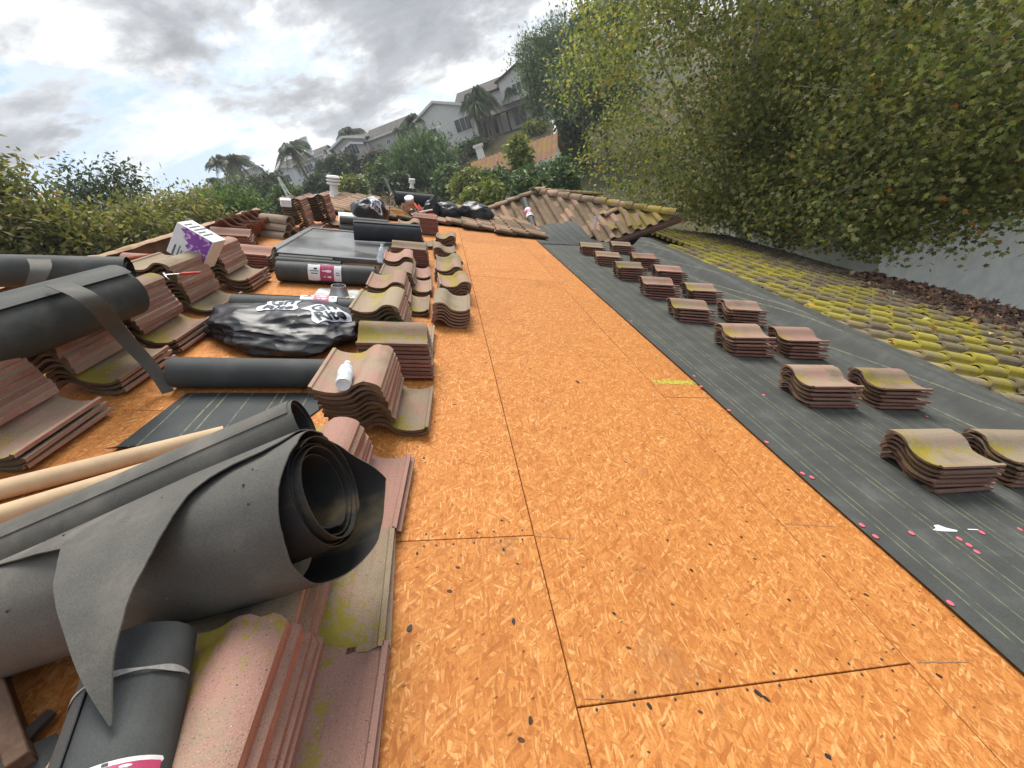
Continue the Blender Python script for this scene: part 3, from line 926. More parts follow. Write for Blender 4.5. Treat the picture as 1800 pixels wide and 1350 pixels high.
for c in range(8):
    s0 = 0.225 - 0.05 + 0.347 * c
    for k in range(18):
        x = 0.9 + 0.30 * k
        yy = WE_Y + s0 * CS
        hipx = WC_X - (yy - WE_Y)
        valx = -(WE_Z + (yy - WE_Y) * TAN) / TAN
        if x > hipx + 0.10 or x < valx - 0.02 or s0 > W_RUN / CS + 0.05:
            continue
        if any(abs(x - a) < 0.16 and abs(s0 - b) < 0.18 for a, b in missing):
            continue
        mw = WING @ Matrix.Translation((x + random.uniform(-.006, .006), s0 + random.uniform(-.008, .008), 0.012 + random.uniform(0, .005))) @ Matrix.Rotation(random.uniform(-.015, .015), 4, 'Z') @ Matrix.Rotation(0.10, 4, 'X')
        if x > hipx - 0.30:
            me = random.choice(LAID_W).copy()
            bm = bmesh.new(); bm.from_mesh(me); bm.transform(mw)
            bmesh.ops.bisect_plane(bm, geom=bm.verts[:] + bm.edges[:] + bm.faces[:], plane_co=Vector((WC_X, WE_Y, 0)), plane_no=hip_n, clear_outer=True)
            if len(bm.faces) == 0:
                bm.free(); continue
            bm.transform(mw.inverted()); bm.to_mesh(me); bm.free()
            cands.append((F_PX * 0.33 / proj(mw.translation)[2] + 3, mw, me, 'wing'))
        else:
            consider(mw, 'wing', LAID_W)
cands.sort(key=lambda q: -q[0])
keep, rest = cands[:286], cands[286:]
fields = {}
for key, nm in (('lower', 'lower_tile_courses'), ('upper', 'upper_tile_courses'), ('wing', 'wing_tile_courses')):
    mb = MB()
    for s_, mw, me, k in rest:
        if k == key:
            L_ = ROOF_I @ mw
            mb.add([L_ @ v_.co for v_ in me.vertices], [tuple(p.vertices) for p in me.polygons])
    if not mb.v:                       # all of this kind are single pieces
        fields[key] = wing if key == 'wing' else house
        continue
    fields[key] = put(nm, mb.mesh(nm, M['laid_field'] if key == 'lower' else M['laid_wing'], 38), house, kind='stuff')
for s_, mw, me, k in keep:
    par = fields[k]
    put('roof_tile', me, par, (ROOF_I @ mw) if par is not wing else mw)
# (wing's own local frame is world because it carries the inverse roof matrix)

# ridge and hip tiles: half barrels lapped downhill
def barrel(name, L, r0, r1, mat, seg=9, th=0.014):
    mb = MB()
    mb.shell(lambda a, b: Vector(((r0 + (r1 - r0) * b) * math.cos(PI * (1.0 - a)), L * b, (r0 + (r1 - r0) * b) * math.sin(PI * (1.0 - a)) * 0.85)), seg, 2, -th)
    return mb.mesh(name, mat, 40)
CAPM = barrel('ridge_tile', 0.42, 0.118, 0.104, M['laid_wing'])
def run_caps(a, b, step=0.355, lift=0.055):
    a, b = Vector(a), Vector(b)
    d = (b - a); n = int(d.length / step + 0.5); t = d.normalized()
    x = t.cross(Vector((0, 0, 1))).normalized(); z = x.cross(t)
    for k in range(n):
        p = a + t * (k * step + random.uniform(-.006, .006)) + z * (lift + random.uniform(-.004, .004))
        m_ = Matrix((x, t, z)).transposed().to_4x4(); m_.translation = p
        m_ = m_ @ Matrix.Rotation(-0.035, 4, 'X') @ Matrix.Rotation(random.uniform(-.05, .05), 4, 'Y')
        put('ridge_tile', CAPM, wing, m_)
run_caps((WC_X + .05, WE_Y - .05, WE_Z + 0.03), (px_, ridge_y, ridge_z + 0.03))
run_caps((lx - 0.3, ridge_y, ridge_z + .03), (px_ + 0.15, ridge_y, ridge_z + .03))
run_caps((WC_X, WE_Y + 2 * W_RUN, WE_Z + .03), (px_, ridge_y, ridge_z + .03))
mb = MB(); mb.lathe([(0.15, -0.10), (0.165, 0.0), (0.15, 0.075), (0.10, 0.12), (0.03, 0.14)], 12)
put('ridge_tile', mb.mesh('hip_cap', M['laid_wing'], 50), wing, Matrix.Translation((px_, ridge_y, ridge_z + 0.07)))
# fascia and gutter of the wing
mb = MB()
mb.box(3.72, WC_X + .02, WE_Y - .045, WE_Y - .01, WE_Z - .17, WE_Z - .004)
mb.box(WC_X - .01, WC_X + .025, WE_Y - .01, WE_Y + 2 * W_RUN, WE_Z - .17, WE_Z - .004)
put('fascia', mb.mesh('wing_fascia', M['fascia']), wing)
mb = MB()
prof = [(0.0, 0.0), (0.015, -0.06), (0.05, -0.10), (0.10, -0.10), (0.13, -0.06), (0.135, 0.0)]
mb.shell(lambda a, b: Vector((WC_X + .03 + np.interp(a * 5, range(6), [q[0] for q in prof]), WE_Y - .05 + 5.0 * b, WE_Z - .03 + np.interp(a * 5, range(6), [q[1] for q in prof]))), 5, 4, 0.004)
mb.shell(lambda a, b: Vector((3.85 + (WC_X + .12 - 3.85) * b, WE_Y - .05 - np.interp(a * 5, range(6), [q[0] for q in prof]), WE_Z - .03 + np.interp(a * 5, range(6), [q[1] for q in prof]))), 5, 4, 0.004)
put('gutter', mb.mesh('gutter', M['fascia'], 50), wing)
mb = MB()
mb.box(2.6, WC_X - .40, WE_Y + .38, WE_Y + 2 * W_RUN - .3, -3.2, WE_Z - .05)
put('wing_wall', mb.mesh('wing_wall', M['black_paper']), house, ROOF_I)
# felt run up the valley on to the wing
def wing_pt(px, py, lift=0.10):
    d = ray(px, py)
    t = (WE_Z + lift / CS + (CAM.y - WE_Y) * TAN - CAM.z) / (d.z - d.y * TAN)
    return CAM + d * t
vp = [wing_pt(941, 398), wing_pt(1012, 386)]
bp = [rp(*P(952, 428, .03), .03), rp(*P(1052, 432, .03), .03)]
mid = [(vp[0] + bp[0]) / 2, (vp[1] + bp[1]) / 2]
mb = MB()
def vf(a, b):
    q = (vp[0] * (1 - a) + vp[1] * a); r = (bp[0] * (1 - a) + bp[1] * a)
    p = q * (1 - b) + r * b
    p = p + Vector((0, 0, -0.05 * math.sin(PI * min(1, b)) + 0.012 * fbm((a * 3, b * 3, 1))))
    return p
mb.shell(vf, 16, 16, -0.003)
M['under_v'] = felt('felt_in_valley', (0.036, 0.042, 0.045), True, 0.2, 0.6, (0.12, 0.125, 0.12), 0.2)
put('valley_felt', mb.mesh('valley_felt', M['under_v'], 50), house, ROOF_I)

# ------------------------------------------------------------------ stacks of tiles
ORD = ['top', 'second', 'third', 'fourth', 'fifth', 'sixth', 'seventh', 'eighth', 'ninth', 'tenth', 'eleventh', 'twelfth', 'thirteenth', 'fourteenth', 'fifteenth']
def stack(v, y, rz, nb, nt, phrase, group, meshes=TILE, moss=0.35, wear=0.5, algae=1.0, pitch=0.0315, dv=-0.0085, dy=-0.009, tilt=0.0, jit=0.006, w0=0.0, body='concrete'):
    """nb tiles with the pan on one side, then nt turned end for end so the barrels sit on the barrels"""
    N = nb + nt
    w = w0 + 0.004
    ax = Vector((math.cos(rz), math.sin(rz)))
    cv, cy = v, y
    objs = []
    for i in range(N):
        flip = i >= nb and nb > 0
        if i == nb and nb > 0:
            cv -= ax.x * 0.165; cy -= ax.y * 0.165
            w += 0.010
        a = rz + (PI if flip else 0) + random.uniform(-.03, .03)
        m_ = on_roof(cv + random.uniform(-jit, jit), cy + random.uniform(-jit, jit), w, a, 0.0, 0.0)
        if tilt:
            m_ = ROOF @ Matrix.Translation((cv + random.uniform(-jit, jit), cy + random.uniform(-jit, jit), w)) @ Matrix.Rotation(-tilt * i, 4, 'Y') @ Matrix.Rotation(a, 4, 'Z')
        o = put('barrel_tile', random.choice(meshes), None, m_, None, 'roof tile', group)
        k = N - 1 - i
        o['label'] = ('%s tile %s' % (ORD[k] if k else 'top', phrase)) if k == 0 else ('%s tile from the top %s' % (ORD[k], phrase))
        topmost = (k == 0)
        o['moss'] = float(moss if topmost or i == nb - 1 else moss * 0.55)
        o['wear'] = float(min(1, max(0, wear + random.uniform(-.25, .25))))
        o['algae'] = float(algae * random.uniform(0.6, 1.0))
        objs.append(o)
        w += pitch
        cv += dv; cy += dy
    return objs

G1 = 'tiles stacked two by two on the black felt'
rowsR = [1.44, 2.33, 3.24, 4.14, 5.02, 5.92, 6.82, 7.66]
names_r = ['nearest', 'second nearest', 'third nearest', 'fourth nearest', 'fifth nearest', 'sixth nearest', 'seventh nearest', 'farthest']
for i, y in enumerate(rowsR):
    for j, v in enumerate((2.965, 3.615)):
        if i == 7 and j == 1:
            v, yy = 3.78, 8.2
        else:
            yy = y + random.uniform(-.02, .02)
        stack(v + random.uniform(-.025, .025), yy, -PI / 2 + random.uniform(-.07, .07), 0, (6, 6, 6, 6, 5, 6, 6, 5)[i] if j else (6, 6, 6, 5, 6, 6, 5, 5)[i], 'of the %s felt stack on the %s side' % (names_r[i], ('boards', 'mossy tile')[j]),
              G1, TILE_LOW, (0.52, 0.3, 0.42, 0.4, 0.2, 0.45, 0.35, 0.3)[i] if j == 0 else (0.4, 0.6, 0.35, 0.2, 0.5, 0.2, 0.4, 0.2)[i], 0.7 if i < 2 else 0.45, 0.6, 0.0345, -0.0135, -0.001, 0.004, 0.010)

G2 = 'tiles stacked beside the bare boards'
stack(-0.275, 0.50, 0, 2, 7, 'in the pink stack nearest the camera', G2, TILE, 0.45, 0.12, 0.8)
stack(-0.285, 0.925, 0.03, 2, 5, 'in the stack under the big torn roll', G2, TILE, 0.55, 0.6, 0.8, dv=-0.010)
stack(-0.265, 1.375, -0.05, 2, 6, 'in the chipped stack right of the torn roll end', G2, TILE, 0.25, 0.25, 0.8)
stack(-0.175, 2.04, -0.03, 2, 8, 'in the stack carrying the nearer water bottle', G2, TILE, 0.40, 0.45, 1.0, dv=-0.007)
stack(-0.225, 2.60, -PI / 2 + .03, 0, 9, 'in the crosswise stack behind the nearer bottle', G2, TILE_RED, 0.60, 0.6, 0.9, 0.0285, -0.006, dy=0.0)
stack(-0.175, 3.10, -0.02, 2, 9, 'in the mossy stack right of the lettered bag', G2, TILE, 0.5, 0.55, 1.0, dv=-0.0075)
stack(-0.225, 3.92, 0.02, 2, 6, 'in the stack right of the pipe flashing', G2, TILE, 0.45, 0.5, 1.0, dv=-0.010, dy=0.0)
stack(-0.215, 4.55, 0.0, 2, 4, 'in the low stack right of the labelled roll', G2, TILE, 0.3, 0.4, 1.0, dy=0.0)
stack(-0.245, 5.12, 0.04, 2, 5, 'in the stack beside the farther bottle', G2, TILE, 0.3, 0.4, 1.0, dy=0.0)
stack(-0.33, 5.72, -PI / 2 + .02, 0, 8, 'in the crosswise red stack right of the skylight', G2, TILE_RED, 0.25, 0.4, 0.8, 0.0285, -0.006, dy=0.0)
stack(-0.22, 7.05, 0.06, 2, 9, 'in the leaning stack right of the skylight roll', G2, TILE, 0.3, 0.4, 0.9, dv=-0.008)
stack(-0.22, 8.30, -PI / 2, 0, 10, 'in the crosswise stack before the farthest bags', G2, TILE_RED, 0.2, 0.4, 0.8, 0.0285, -0.004, dy=0.0)
G3 = 'low stacks along the edge of the bare boards'
stack(0.135, 3.68, -0.04, 0, 6, 'in the edge stack nearest the camera', G3, TILE, 0.30, 0.75, 0.5, 0.030, 0.002, dy=-0.003)
stack(0.175, 4.44, PI + .04, 0, 6, 'in the second edge stack, yellow with moss', G3, TILE, 0.7, 0.6, 0.7, 0.029, 0.002, dy=-0.003)
stack(0.135, 5.20, PI, 0, 5, 'in the third edge stack, mossy barrel outward', G3, TILE, 0.62, 0.6, 0.7, 0.029, 0.0, dy=-0.003)
stack(0.15, 5.66, PI + .05, 0, 4, 'in the fourth edge stack from the camera', G3, TILE, 0.5, 0.6, 0.7, 0.029, 0.0, dy=-0.003)
stack(0.10, 6.42, 0.05, 0, 4, 'in the fifth edge stack, pale pans up', G3, TILE, 0.25, 0.8, 0.7, 0.029, 0.0, dy=-0.003)
stack(0.13, 7.35, PI - .03, 0, 5, 'in the edge stack farthest from the camera', G3, TILE, 0.5, 0.6, 0.8, 0.029, 0.0, dy=-0.003)

G4 = 'tiles fanned up the left of the boards'
stack(-1.775, 1.80, -0.06, 3, 8, 'in the left stack nearest the cardboard tubes', G4, TILE, 0.35, 0.55, 1.0, 0.034, -0.0040, dy=-0.011)
stack(-1.80, 2.42, -0.03, 3, 9, 'in the left stack under the thick roll', G4, TILE, 0.55, 0.55, 1.0, 0.034, -0.0040, dy=-0.011)
stack(-1.79, 2.95, -0.02, 3, 8, 'in the left stack behind the hanging strap', G4, TILE, 0.55, 0.6, 1.0, 0.034, -0.0040, dy=-0.011)
stack(-1.87, 3.66, -0.02, 2, 9, 'in the left stack beside the red handled hammer', G4, TILE, 0.25, 0.6, 1.0, 0.034, -0.0040, dy=-0.011)
stack(-1.86, 4.32, -0.02, 4, 7, 'in the left stack leaning on the purple box', G4, TILE, 0.25, 0.6, 1.0, 0.034, -0.0040, dy=-0.011)
stack(-2.02, 4.98, -PI / 2, 0, 6, 'in the crosswise stack between purple box and skylight', G4, TILE_RED, 0.25, 0.35, 0.8, 0.0285, -0.004, dy=0.0)
G5 = 'dark stacks along the ridge board'
stack(-2.56, 3.62, -PI / 2 + .05, 0, 7, 'in the dark ridge stack beside the thick rolls', G5, TILE_RED, 0.2, 0.2, 1.0, 0.0285, -0.004, dy=0.0)
stack(-2.60, 4.25, -PI / 2 + .1, 0, 6, 'in the dark ridge stack under the red shard', G5, TILE_RED, 0.15, 0.2, 1.0, 0.0285, -0.004, dy=0.0)
stack(-2.52, 5.15, -PI / 2 - .06, 0, 7, 'in the dark ridge stack behind the purple box', G5, TILE_RED, 0.15, 0.2, 1.0, 0.0285, -0.004, dy=0.0)
stack(-2.55, 5.85, -PI / 2 + .12, 0, 6, 'in the dark ridge stack beside the strip of bare board', G5, TILE_RED, 0.15, 0.2, 1.0, 0.0285, -0.006, dy=0.0)
G6 = 'tall stacks behind the skylight'
stack(-2.06, 7.62, 0.05, 2, 11, 'in the tall stack behind the skylight, ridge side', G6, TILE, 0.3, 0.4, 1.0, 0.034, -0.006)
stack(-1.84, 8.20, 0.0, 2, 12, 'in the tall stack behind the skylight, boards side', G6, TILE_RED, 0.2, 0.4, 1.0, 0.034, -0.006)
stack(-1.25, 9.60, -PI / 2, 0, 7, 'in the red crosswise stack before the leaf heap', 'red stack behind the skylight', TILE_RED, 0.15, 0.3, 0.8, 0.030, -0.004, dy=0.0)

# tiles stood on edge against the ridge
for k in range(9):
    m_ = ROOF @ Matrix.Translation((-2.66 + 0.02 * (k % 3), 6.15 + 0.13 * k, 0.125 + .012 * (k % 2))) @ Matrix.Rotation(0.25 + .05 * (k % 3), 4, 'Z') @ Matrix.Rotation(-0.55, 4, 'X') @ Matrix.Rotation(0.1, 4, 'Y')
    o = put('barrel_tile', random.choice(TILE), None, m_, '%s dusty red tile in the leaning row at the ridge end' % ['first', 'second', 'third', 'fourth', 'fifth', 'sixth', 'seventh', 'eighth', 'ninth'][k], 'roof tile', 'tiles leaning in a row')
    o['moss'] = 0.1; o['wear'] = 0.2; o['algae'] = 0.6
# ridge tiles lifted off and piled
PILE = barrel('loose_ridge_tile', 0.42, 0.105, 0.092, M['tile_face'])
PILE.materials.append(M['tile_body'])
for k, (dv_, dy_, w, a) in enumerate([(0, 0, .0, 1.35), (.03, .20, .0, 1.30), (.02, .07, .105, 1.40), (0, .22, .11, 1.28), (.03, .12, .20, 1.36)]):
    o = put('half_barrel_tile', PILE, None, on_roof(-2.20 + dv_, 6.72 + dy_, w, a), '%s ridge tile in the pale pile beside the bare board strip' % ['front lower', 'back lower', 'front middle', 'back middle', 'topmost'][k], 'ridge tile', 'pile of ridge tiles')
    o['moss'] = 0.2; o['wear'] = 0.6; o['algae'] = 0.2
# loose tiles on the wing
for k, (px, py, a, rx, lab) in enumerate([(1073, 397, 0.35, -.05, 'loose tile lying crooked on the wing beside the gap'), (1112, 388, -0.2, 0.1, 'pale loose tile tipped near the wing corner'), (1068, 372, 1.9, 0.15, 'broken brown tile below the hip of the wing')]):
    p = wing_pt(px, py, 0.06)
    m_ = WING.copy(); m_.translation = p
    o = put('barrel_tile', TILE[k], None, m_ @ Matrix.Rotation(a, 4, 'Z') @ Matrix.Rotation(rx, 4, 'X'), lab, 'roof tile', 'loose tiles on the wing')
    o['moss'] = 0.7; o['wear'] = 0.5; o['algae'] = 0.2

# ------------------------------------------------------------------ rolls of felt
def frame_ab(A, B, up=Vector((0, 0, 1))):
    A, B = Vector(A), Vector(B)
    x = (B - A).normalized()
    z = (up - x * up.dot(x)).normalized()
    y = z.cross(x)
    m_ = Matrix((x, y, z)).transposed().to_4x4()
    m_.translation = A
    return m_, (B - A).length
def spiral_mb(L, r_in, r_out, turns, th=0.0022, seg=22, start=0.0, wob=0.003, sd=0, nl=6):
    mb = MB()
    def fn(a, b):
        an = start + a * turns * 2 * PI
        r = r_in + (r_out - r_in) * a + wob * fbm((math.cos(an) * 1.3, math.sin(an) * 1.3, b * L * 2.2 + sd))
        tel = 0.008 * math.sin(an * 0.31 + sd)
        return Vector((L * b + tel, r * math.cos(an), r * math.sin(an)))
    mb.shell(fn, int(turns * seg), nl, th, 0, 1)
    return mb
def felt_roll(A, B, r, label, mat='roll_mid', turns=5, r_in=None, group='rolls of roofing felt', lab_at=None, tail=0.0, lab_kind=0, start=-0.6, core=False):
    m_, L = frame_ab(A, B)
    e = empty('felt_roll', ROOF @ m_, label, 'felt roll', group)
    r_in = r * 0.42 if r_in is None else r_in
    mb = spiral_mb(L, r_in, r, turns, start=start, sd=len(label))
    put('wound_sheet', mb.mesh('wound_sheet', [M[mat], M['roll_in']], 45), e)
    if core:
        mb = MB()
        mb.lathe([(r_in * .96, 0.004), (r_in * .96, L - .004)], 20, 0, Matrix.Rotation(PI / 2, 4, 'Y'), cap=False)
        mb.lathe([(r_in * .80, L - .004), (r_in * .80, 0.004)], 20, 0, Matrix.Rotation(PI / 2, 4, 'Y'), cap=False)
        put('core', mb.mesh('core', M['card'], 40), e)
    if tail:
        an = start + turns * 2 * PI
        mb = MB()
        def tf(a, b):
            t = a * tail
            return Vector((L * b, r * math.cos(an) - t * math.sin(an) , r * math.sin(an) + t * math.cos(an)))
        mb.shell(tf, 3, 3, 0.0022)
        put('loose_end', mb.mesh('loose_end', M[mat]), e)
    if lab_at:
        x0, x1, a0, a1 = lab_at
        def strip(nm, u0, u1, mat_, dr, c0=a0, c1=a1, wavy=0.0):
            mb = MB()
            mb.shell(lambda a, b: Vector((u0 + (u1 - u0) * a, (r + dr) * math.cos(c0 + (c1 - c0) * b + wavy * math.sin(a * 9)), (r + dr) * math.sin(c0 + (c1 - c0) * b + wavy * math.sin(a * 9)))), 8, 16, 0.0008)
            return put(nm, mb.mesh(nm, mat_, 60), e)
        lb = strip('paper_label', x0, x1, M['paper'], 0.0060, wavy=0.06)
        w_ = x1 - x0
        for (u0, u1, b0, b1, mt) in [(0.36, 0.78, 0.0, 1.0, 'magenta'), (0.10, 0.30, 0.55, 0.60, 'ink'), (0.06, 0.32, 0.42, 0.46, 'ink'), (0.18, 0.27, 0.25, 0.36, 'ink'), (0.84, 0.95, 0.6, 0.64, 'ink'), (0.84, 0.93, 0.48, 0.52, 'ink')]:
            mb = MB()
            uu0, uu1 = x0 + w_ * u0, x0 + w_ * u1
            c0, c1 = a0 + (a1 - a0) * b0, a0 + (a1 - a0) * b1
            mb.shell(lambda a, b: Vector((uu0 + (uu1 - uu0) * a, (r + .0078) * math.cos(c0 + (c1 - c0) * b), (r + .0078) * math.sin(c0 + (c1 - c0) * b))), 3, 12, 0.0006)
            put('print_block', mb.mesh('print_block', M[mt], 60), lb)
        for (u, b, rad) in [(0.62, 0.42, 0.03), (0.54, 0.42, 0.018), (0.46, 0.42, 0.014), (0.64, 0.75, 0.022), (0.50, 0.75, 0.012)]:
            mb = MB()
            cx_, ca = x0 + w_ * u, a0 + (a1 - a0) * b
            pts = [(cx_ + rad * w_ * 3 * math.cos(t_) , ca + rad * 4.0 * math.sin(t_)) for t_ in np.linspace(0, 2 * PI, 13)[:-1]]
            mb.add([((q[0]), (r + .0088) * math.cos(q[1]), (r + .0088) * math.sin(q[1])) for q in pts], [tuple(range(12))])
            put('print_mark', mb.mesh('print_mark', M['paper']), lb)
    return e

def pw(px, py, w):
    v, y = P(px, py, w)
    return (v, y, w)
# roll with its unrolled strip in front
felt_roll((-1.46, 2.31, 0.092), (-0.50, 2.36, 0.092), 0.092, 'grey felt roll lying across the boards before the lettered bag', 'roll_new', 7, tail=0.0)
mb = MB()
A_, B_, C_, D_ = P(190, 800), P(480, 782), P(330, 692), P(600, 692)
def sf(a, b):
    p0 = Vector(A_) * (1 - a) + Vector(B_) * a; p1 = Vector(C_) * (1 - a) + Vector(D_) * a
    p = p0 * (1 - b) + p1 * b
    return Vector((p.x, p.y, 0.007 + 0.006 * (1 - b) * (0.5 + fbm((a * 3, b * 2, 0))) + (0.03 * max(0, 0.07 - b) / 0.07)))
mb.shell(sf, 24, 16, 0.003)
put('felt_strip', mb.mesh('felt_strip', M['under_strip'], 50), None, ROOF, 'dark lined felt strip unrolled flat before the cardboard tubes', 'felt strip')
# thick rolls at the left
felt_roll(pw(-90, 612, 0.44), pw(218, 512, 0.47), 0.150, 'thick black felt roll resting on the left tile stacks', 'roll_mid', 6, start=2.2)
felt_roll(pw(-120, 474, 0.46), pw(226, 477, 0.46), 0.100, 'black felt roll lying behind the thick roll', 'roll_mid', 5, start=0.4)
felt_roll((-1.61, 4.53, 0.112), (-0.66, 4.58, 0.112), 0.110, 'labelled grey felt roll before the skylight', 'roll_mid', 7, lab_at=(0.30, 0.62, 2.05, 3.55), start=1.0)
felt_roll((-1.60, 3.45, 0.10), (-0.62, 3.52, 0.10), 0.098, 'felt roll under the lettered black bag', 'roll_mid', 6, lab_at=(0.50, 0.78, 1.2, 2.2), start=1.0)
felt_roll((-1.13, 6.10, 0.315), (-0.26, 6.24, 0.315), 0.135, 'blue black felt roll lying on the skylight', 'roll_blue', 7, start=2.0, tail=0.0)
felt_roll((-1.00, 10.6, 0.36), (-0.13, 10.75, 0.36), 0.155, 'wide dark roll standing out against the far trees', 'roll_blue', 4, r_in=0.12, start=1.5)
for k, (yy, w) in enumerate([(7.52, 0.075), (7.68, 0.075), (7.60, 0.205)]):
    felt_roll((-1.62, yy, w), (-0.85, yy + .05, w), 0.074, ['front grey roll lying behind the skylight', 'back grey roll lying behind the skylight', 'upper grey roll piled behind the skylight'][k], 'roll_mid', 4, start=1.0)
for k, (yy, w) in enumerate([(4.72, 0.055), (4.83, 0.055), (4.775, 0.150), (4.88, 0.155)]):
    felt_roll((-1.70, yy, w), (-1.05 - .1 * (k % 2), yy, w), 0.052, ['first thin roll left of the labelled roll', 'second thin roll before the skylight corner', 'upper thin roll at the skylight corner', 'topmost thin roll against the skylight curb'][k], 'roll_mid', 4, start=1.0)
wa, wb = wing_pt(922, 352, 0.19), wing_pt(938, 400, 0.19)
e = None
def world_roll(A, B, *a, **k):
    inv = ROOF_I
    return felt_roll(inv @ A, inv @ B, *a, **k)
world_roll(wb, wa + (wb - wa) * -0.0, 0.095, 'upright felt roll with white and pink band on the wing', 'roll_mid', 6, lab_at=(0.42, 0.78, -0.2, 3.9), start=1.0, core=True)

# ---- the new roll at the very front
FA, FB = Vector(pw(178, 1440, 0.345)), Vector(pw(258, 1142, 0.345))
felt_roll(FA, FB, 0.090, 'grey felt roll with chalk ring at the bottom corner', 'roll_new', 7, lab_at=(0.0, 0.034, 0.5, 2.6), start=1.0)
roll_front = [o for o in bpy.data.objects if o.get('label') == 'grey felt roll with chalk ring at the bottom corner'][0]
M['chalkw'] = simple('pale_dust', (0.30, 0.29, 0.27), 0.95, 0.1, 0, 60, 0.3, 0.0)
for xx, nn in ((0.66, 'dust_ring'),):
    mb = MB()
    LF = (FB - FA).length
    mb.shell(lambda a, b: Vector((LF * xx + 0.009 * (b - .5) * (1 + .5 * math.sin(a * 17)) + .003 * math.sin(a * 7), 0.0925 * math.cos(.1 + a * 2.9), 0.0925 * math.sin(.1 + a * 2.9))), 30, 2, 0.0008)
    put(nn, mb.mesh(nn, M['chalkw'], 60), roll_front)

# ---- hero: big torn roll on the near stacks
HC = Vector(pw(575, 862, 0.53))                                   # open end, propped on the stacks
HA = Vector(pw(0, 1092, 0.14))                                    # far end lies low on the boards
hx = (HC - HA).normalized()
hz = (Vector((0, 0, 1)) - hx * hx.z).normalized()
hy = hz.cross(hx)
HM = Matrix((hx, hy, hz)).transposed().to_4x4(); HM.translation = HC
hero = empty('felt_roll', ROOF @ HM, 'big torn grey felt roll with pointed flap, nearest the camera', 'felt roll', 'rolls of roofing felt')
HL = 1.0
def cyl(x, r, ph):
    return Vector((x, -r * math.cos(ph), r * math.sin(ph)))
mb = MB()
def inner(a, b):
    ph = -0.9 - a * 2 * PI * 4.6
    end = 0.004 + 0.012 * math.sin(ph * .37) - 0.010 * a + (0.010 if a > 0.9 else 0)
    x = -HL + (HL + end) * b
    r = np.interp(a, [0, .25, .5, 1.0], [0.098, 0.122, 0.134, 0.152]) * np.interp(x, [-HL, -.5, -.15], [.72, .80, 1.0]) + 0.003 * fbm((math.cos(ph), math.sin(ph), b * 3)) + 0.003 * math.sin(ph * 2 + 1)
    return cyl(x, r, ph)
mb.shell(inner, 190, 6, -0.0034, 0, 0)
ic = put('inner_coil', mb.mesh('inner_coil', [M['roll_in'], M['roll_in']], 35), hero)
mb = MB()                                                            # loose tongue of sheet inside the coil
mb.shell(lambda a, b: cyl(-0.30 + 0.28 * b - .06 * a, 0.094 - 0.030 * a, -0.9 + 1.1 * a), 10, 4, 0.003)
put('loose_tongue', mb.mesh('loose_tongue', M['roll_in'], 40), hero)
mb = MB()
ANG = [150, 90, 45, 0, -45, -90, -135, -170, -205]
RAD = [.172, .168, .186, .202, .228, .240, .225, .195, .188]
RIM = [.010, .020, -.018, -.055, -.065, .020, .085, .010, -.030]
def outer(a, b):
    dg = 150 - a * 355
    ph = math.radians(dg)
    ra = np.interp(-dg, [-q for q in ANG], RAD); ri = np.interp(-dg, [-q for q in ANG], RIM) + 0.010 * fbm((a * 7, 1, 2))
    x = -HL + (HL + ri) * b
    k = np.interp(x, [-HL, -.75, -.30, 0.0], [0.80, 0.84, 0.97, 1.0])
    kk = k if x > -.3 else k
    r = (0.170 + (ra - 0.170) * np.interp(x, [-HL, -.55, 0], [0.0, .35, 1.0])) * kk + 0.003 * fbm((math.cos(ph) * 1.5, math.sin(ph) * 1.5, x * 3))
    return cyl(x, r, ph)
mb.shell(outer, 96, 30, 0.0032, 0, 1)
put('outer_wrap', mb.mesh('outer_wrap', [M['roll_old'], M['roll_in']], 40), hero)
mb = MB()
PH0 = math.radians(71.2)
def flap(a, b):
    # over the top of the roll, then straight off it towards the camera, ending in a point
    sarc = 0.42
    R = 0.192
    if a < sarc:
        ph = math.radians(165) + (PH0 - math.radians(165)) * a / sarc
        dg = math.degrees(ph)
        t = -1.0
        y_, z_ = -R * math.cos(ph), R * math.sin(ph)
        blend = np.interp(dg, [72, 100], [1.0, 0.0])
        xr = np.interp(dg, [71, 80, 88, 92, 105, 165], [-0.228, -0.190, -0.145, -0.060, -0.010, 0.0]) + 0.006 * fbm((dg * .12, 3, 1))
        xl = np.interp(dg, [71, 85, 120, 165], [-0.555, -0.70, -0.97, -0.99])
    else:
        t = (a - sarc) / (1 - sarc) * 0.400
        y_ = -R * math.cos(PH0) - math.sin(PH0) * t
        z_ = R * math.sin(PH0) - math.cos(PH0) * t + 0.030 * math.sin(PI * t / .4) - 0.02 * (t / .4) ** 3
        xr = np.interp(t, [0, .087, .137, .188, .238, .314, .400], [-0.228, -0.246, -0.252, -0.264, -0.274, -0.282, -0.287]) + 0.004 * fbm((t * 14, 3, 1))
        xl = np.interp(t, [0, .137, .295, .400], [-0.545, -0.469, -0.364, -0.290])
    x = xl + (xr - xl) * b
    kk = np.interp(x, [-HL, -.75, -.30, 0], [0.84, 0.87, 0.985, 1.0]) if t < 0 else np.interp(t, [0, .12], [np.interp(x, [-HL, -.75, -.30, 0], [0.84, 0.87, 0.985, 1.0]), 1.0])
    wob = 0.006 * fbm((x * 4, a * 3, 9)) + 0.004 * math.sin(x * 11 + a * 4)
    if t < 0:
        ro = (0.170 + (np.interp(-dg, [-q for q in ANG], RAD) - 0.170) * np.interp(x, [-HL, -.55, 0], [0.0, .35, 1.0])) * np.interp(x, [-HL, -.75, -.30, 0.0], [0.80, 0.84, 0.97, 1.0]) + 0.006
        rf = ro * (1 - blend) + R * kk * blend
        return Vector((x, -rf * math.cos(ph) - wob * .5 * blend, rf * math.sin(ph) + wob * blend))
    return Vector((x, y_ * kk - wob * .5, z_ * kk + wob))
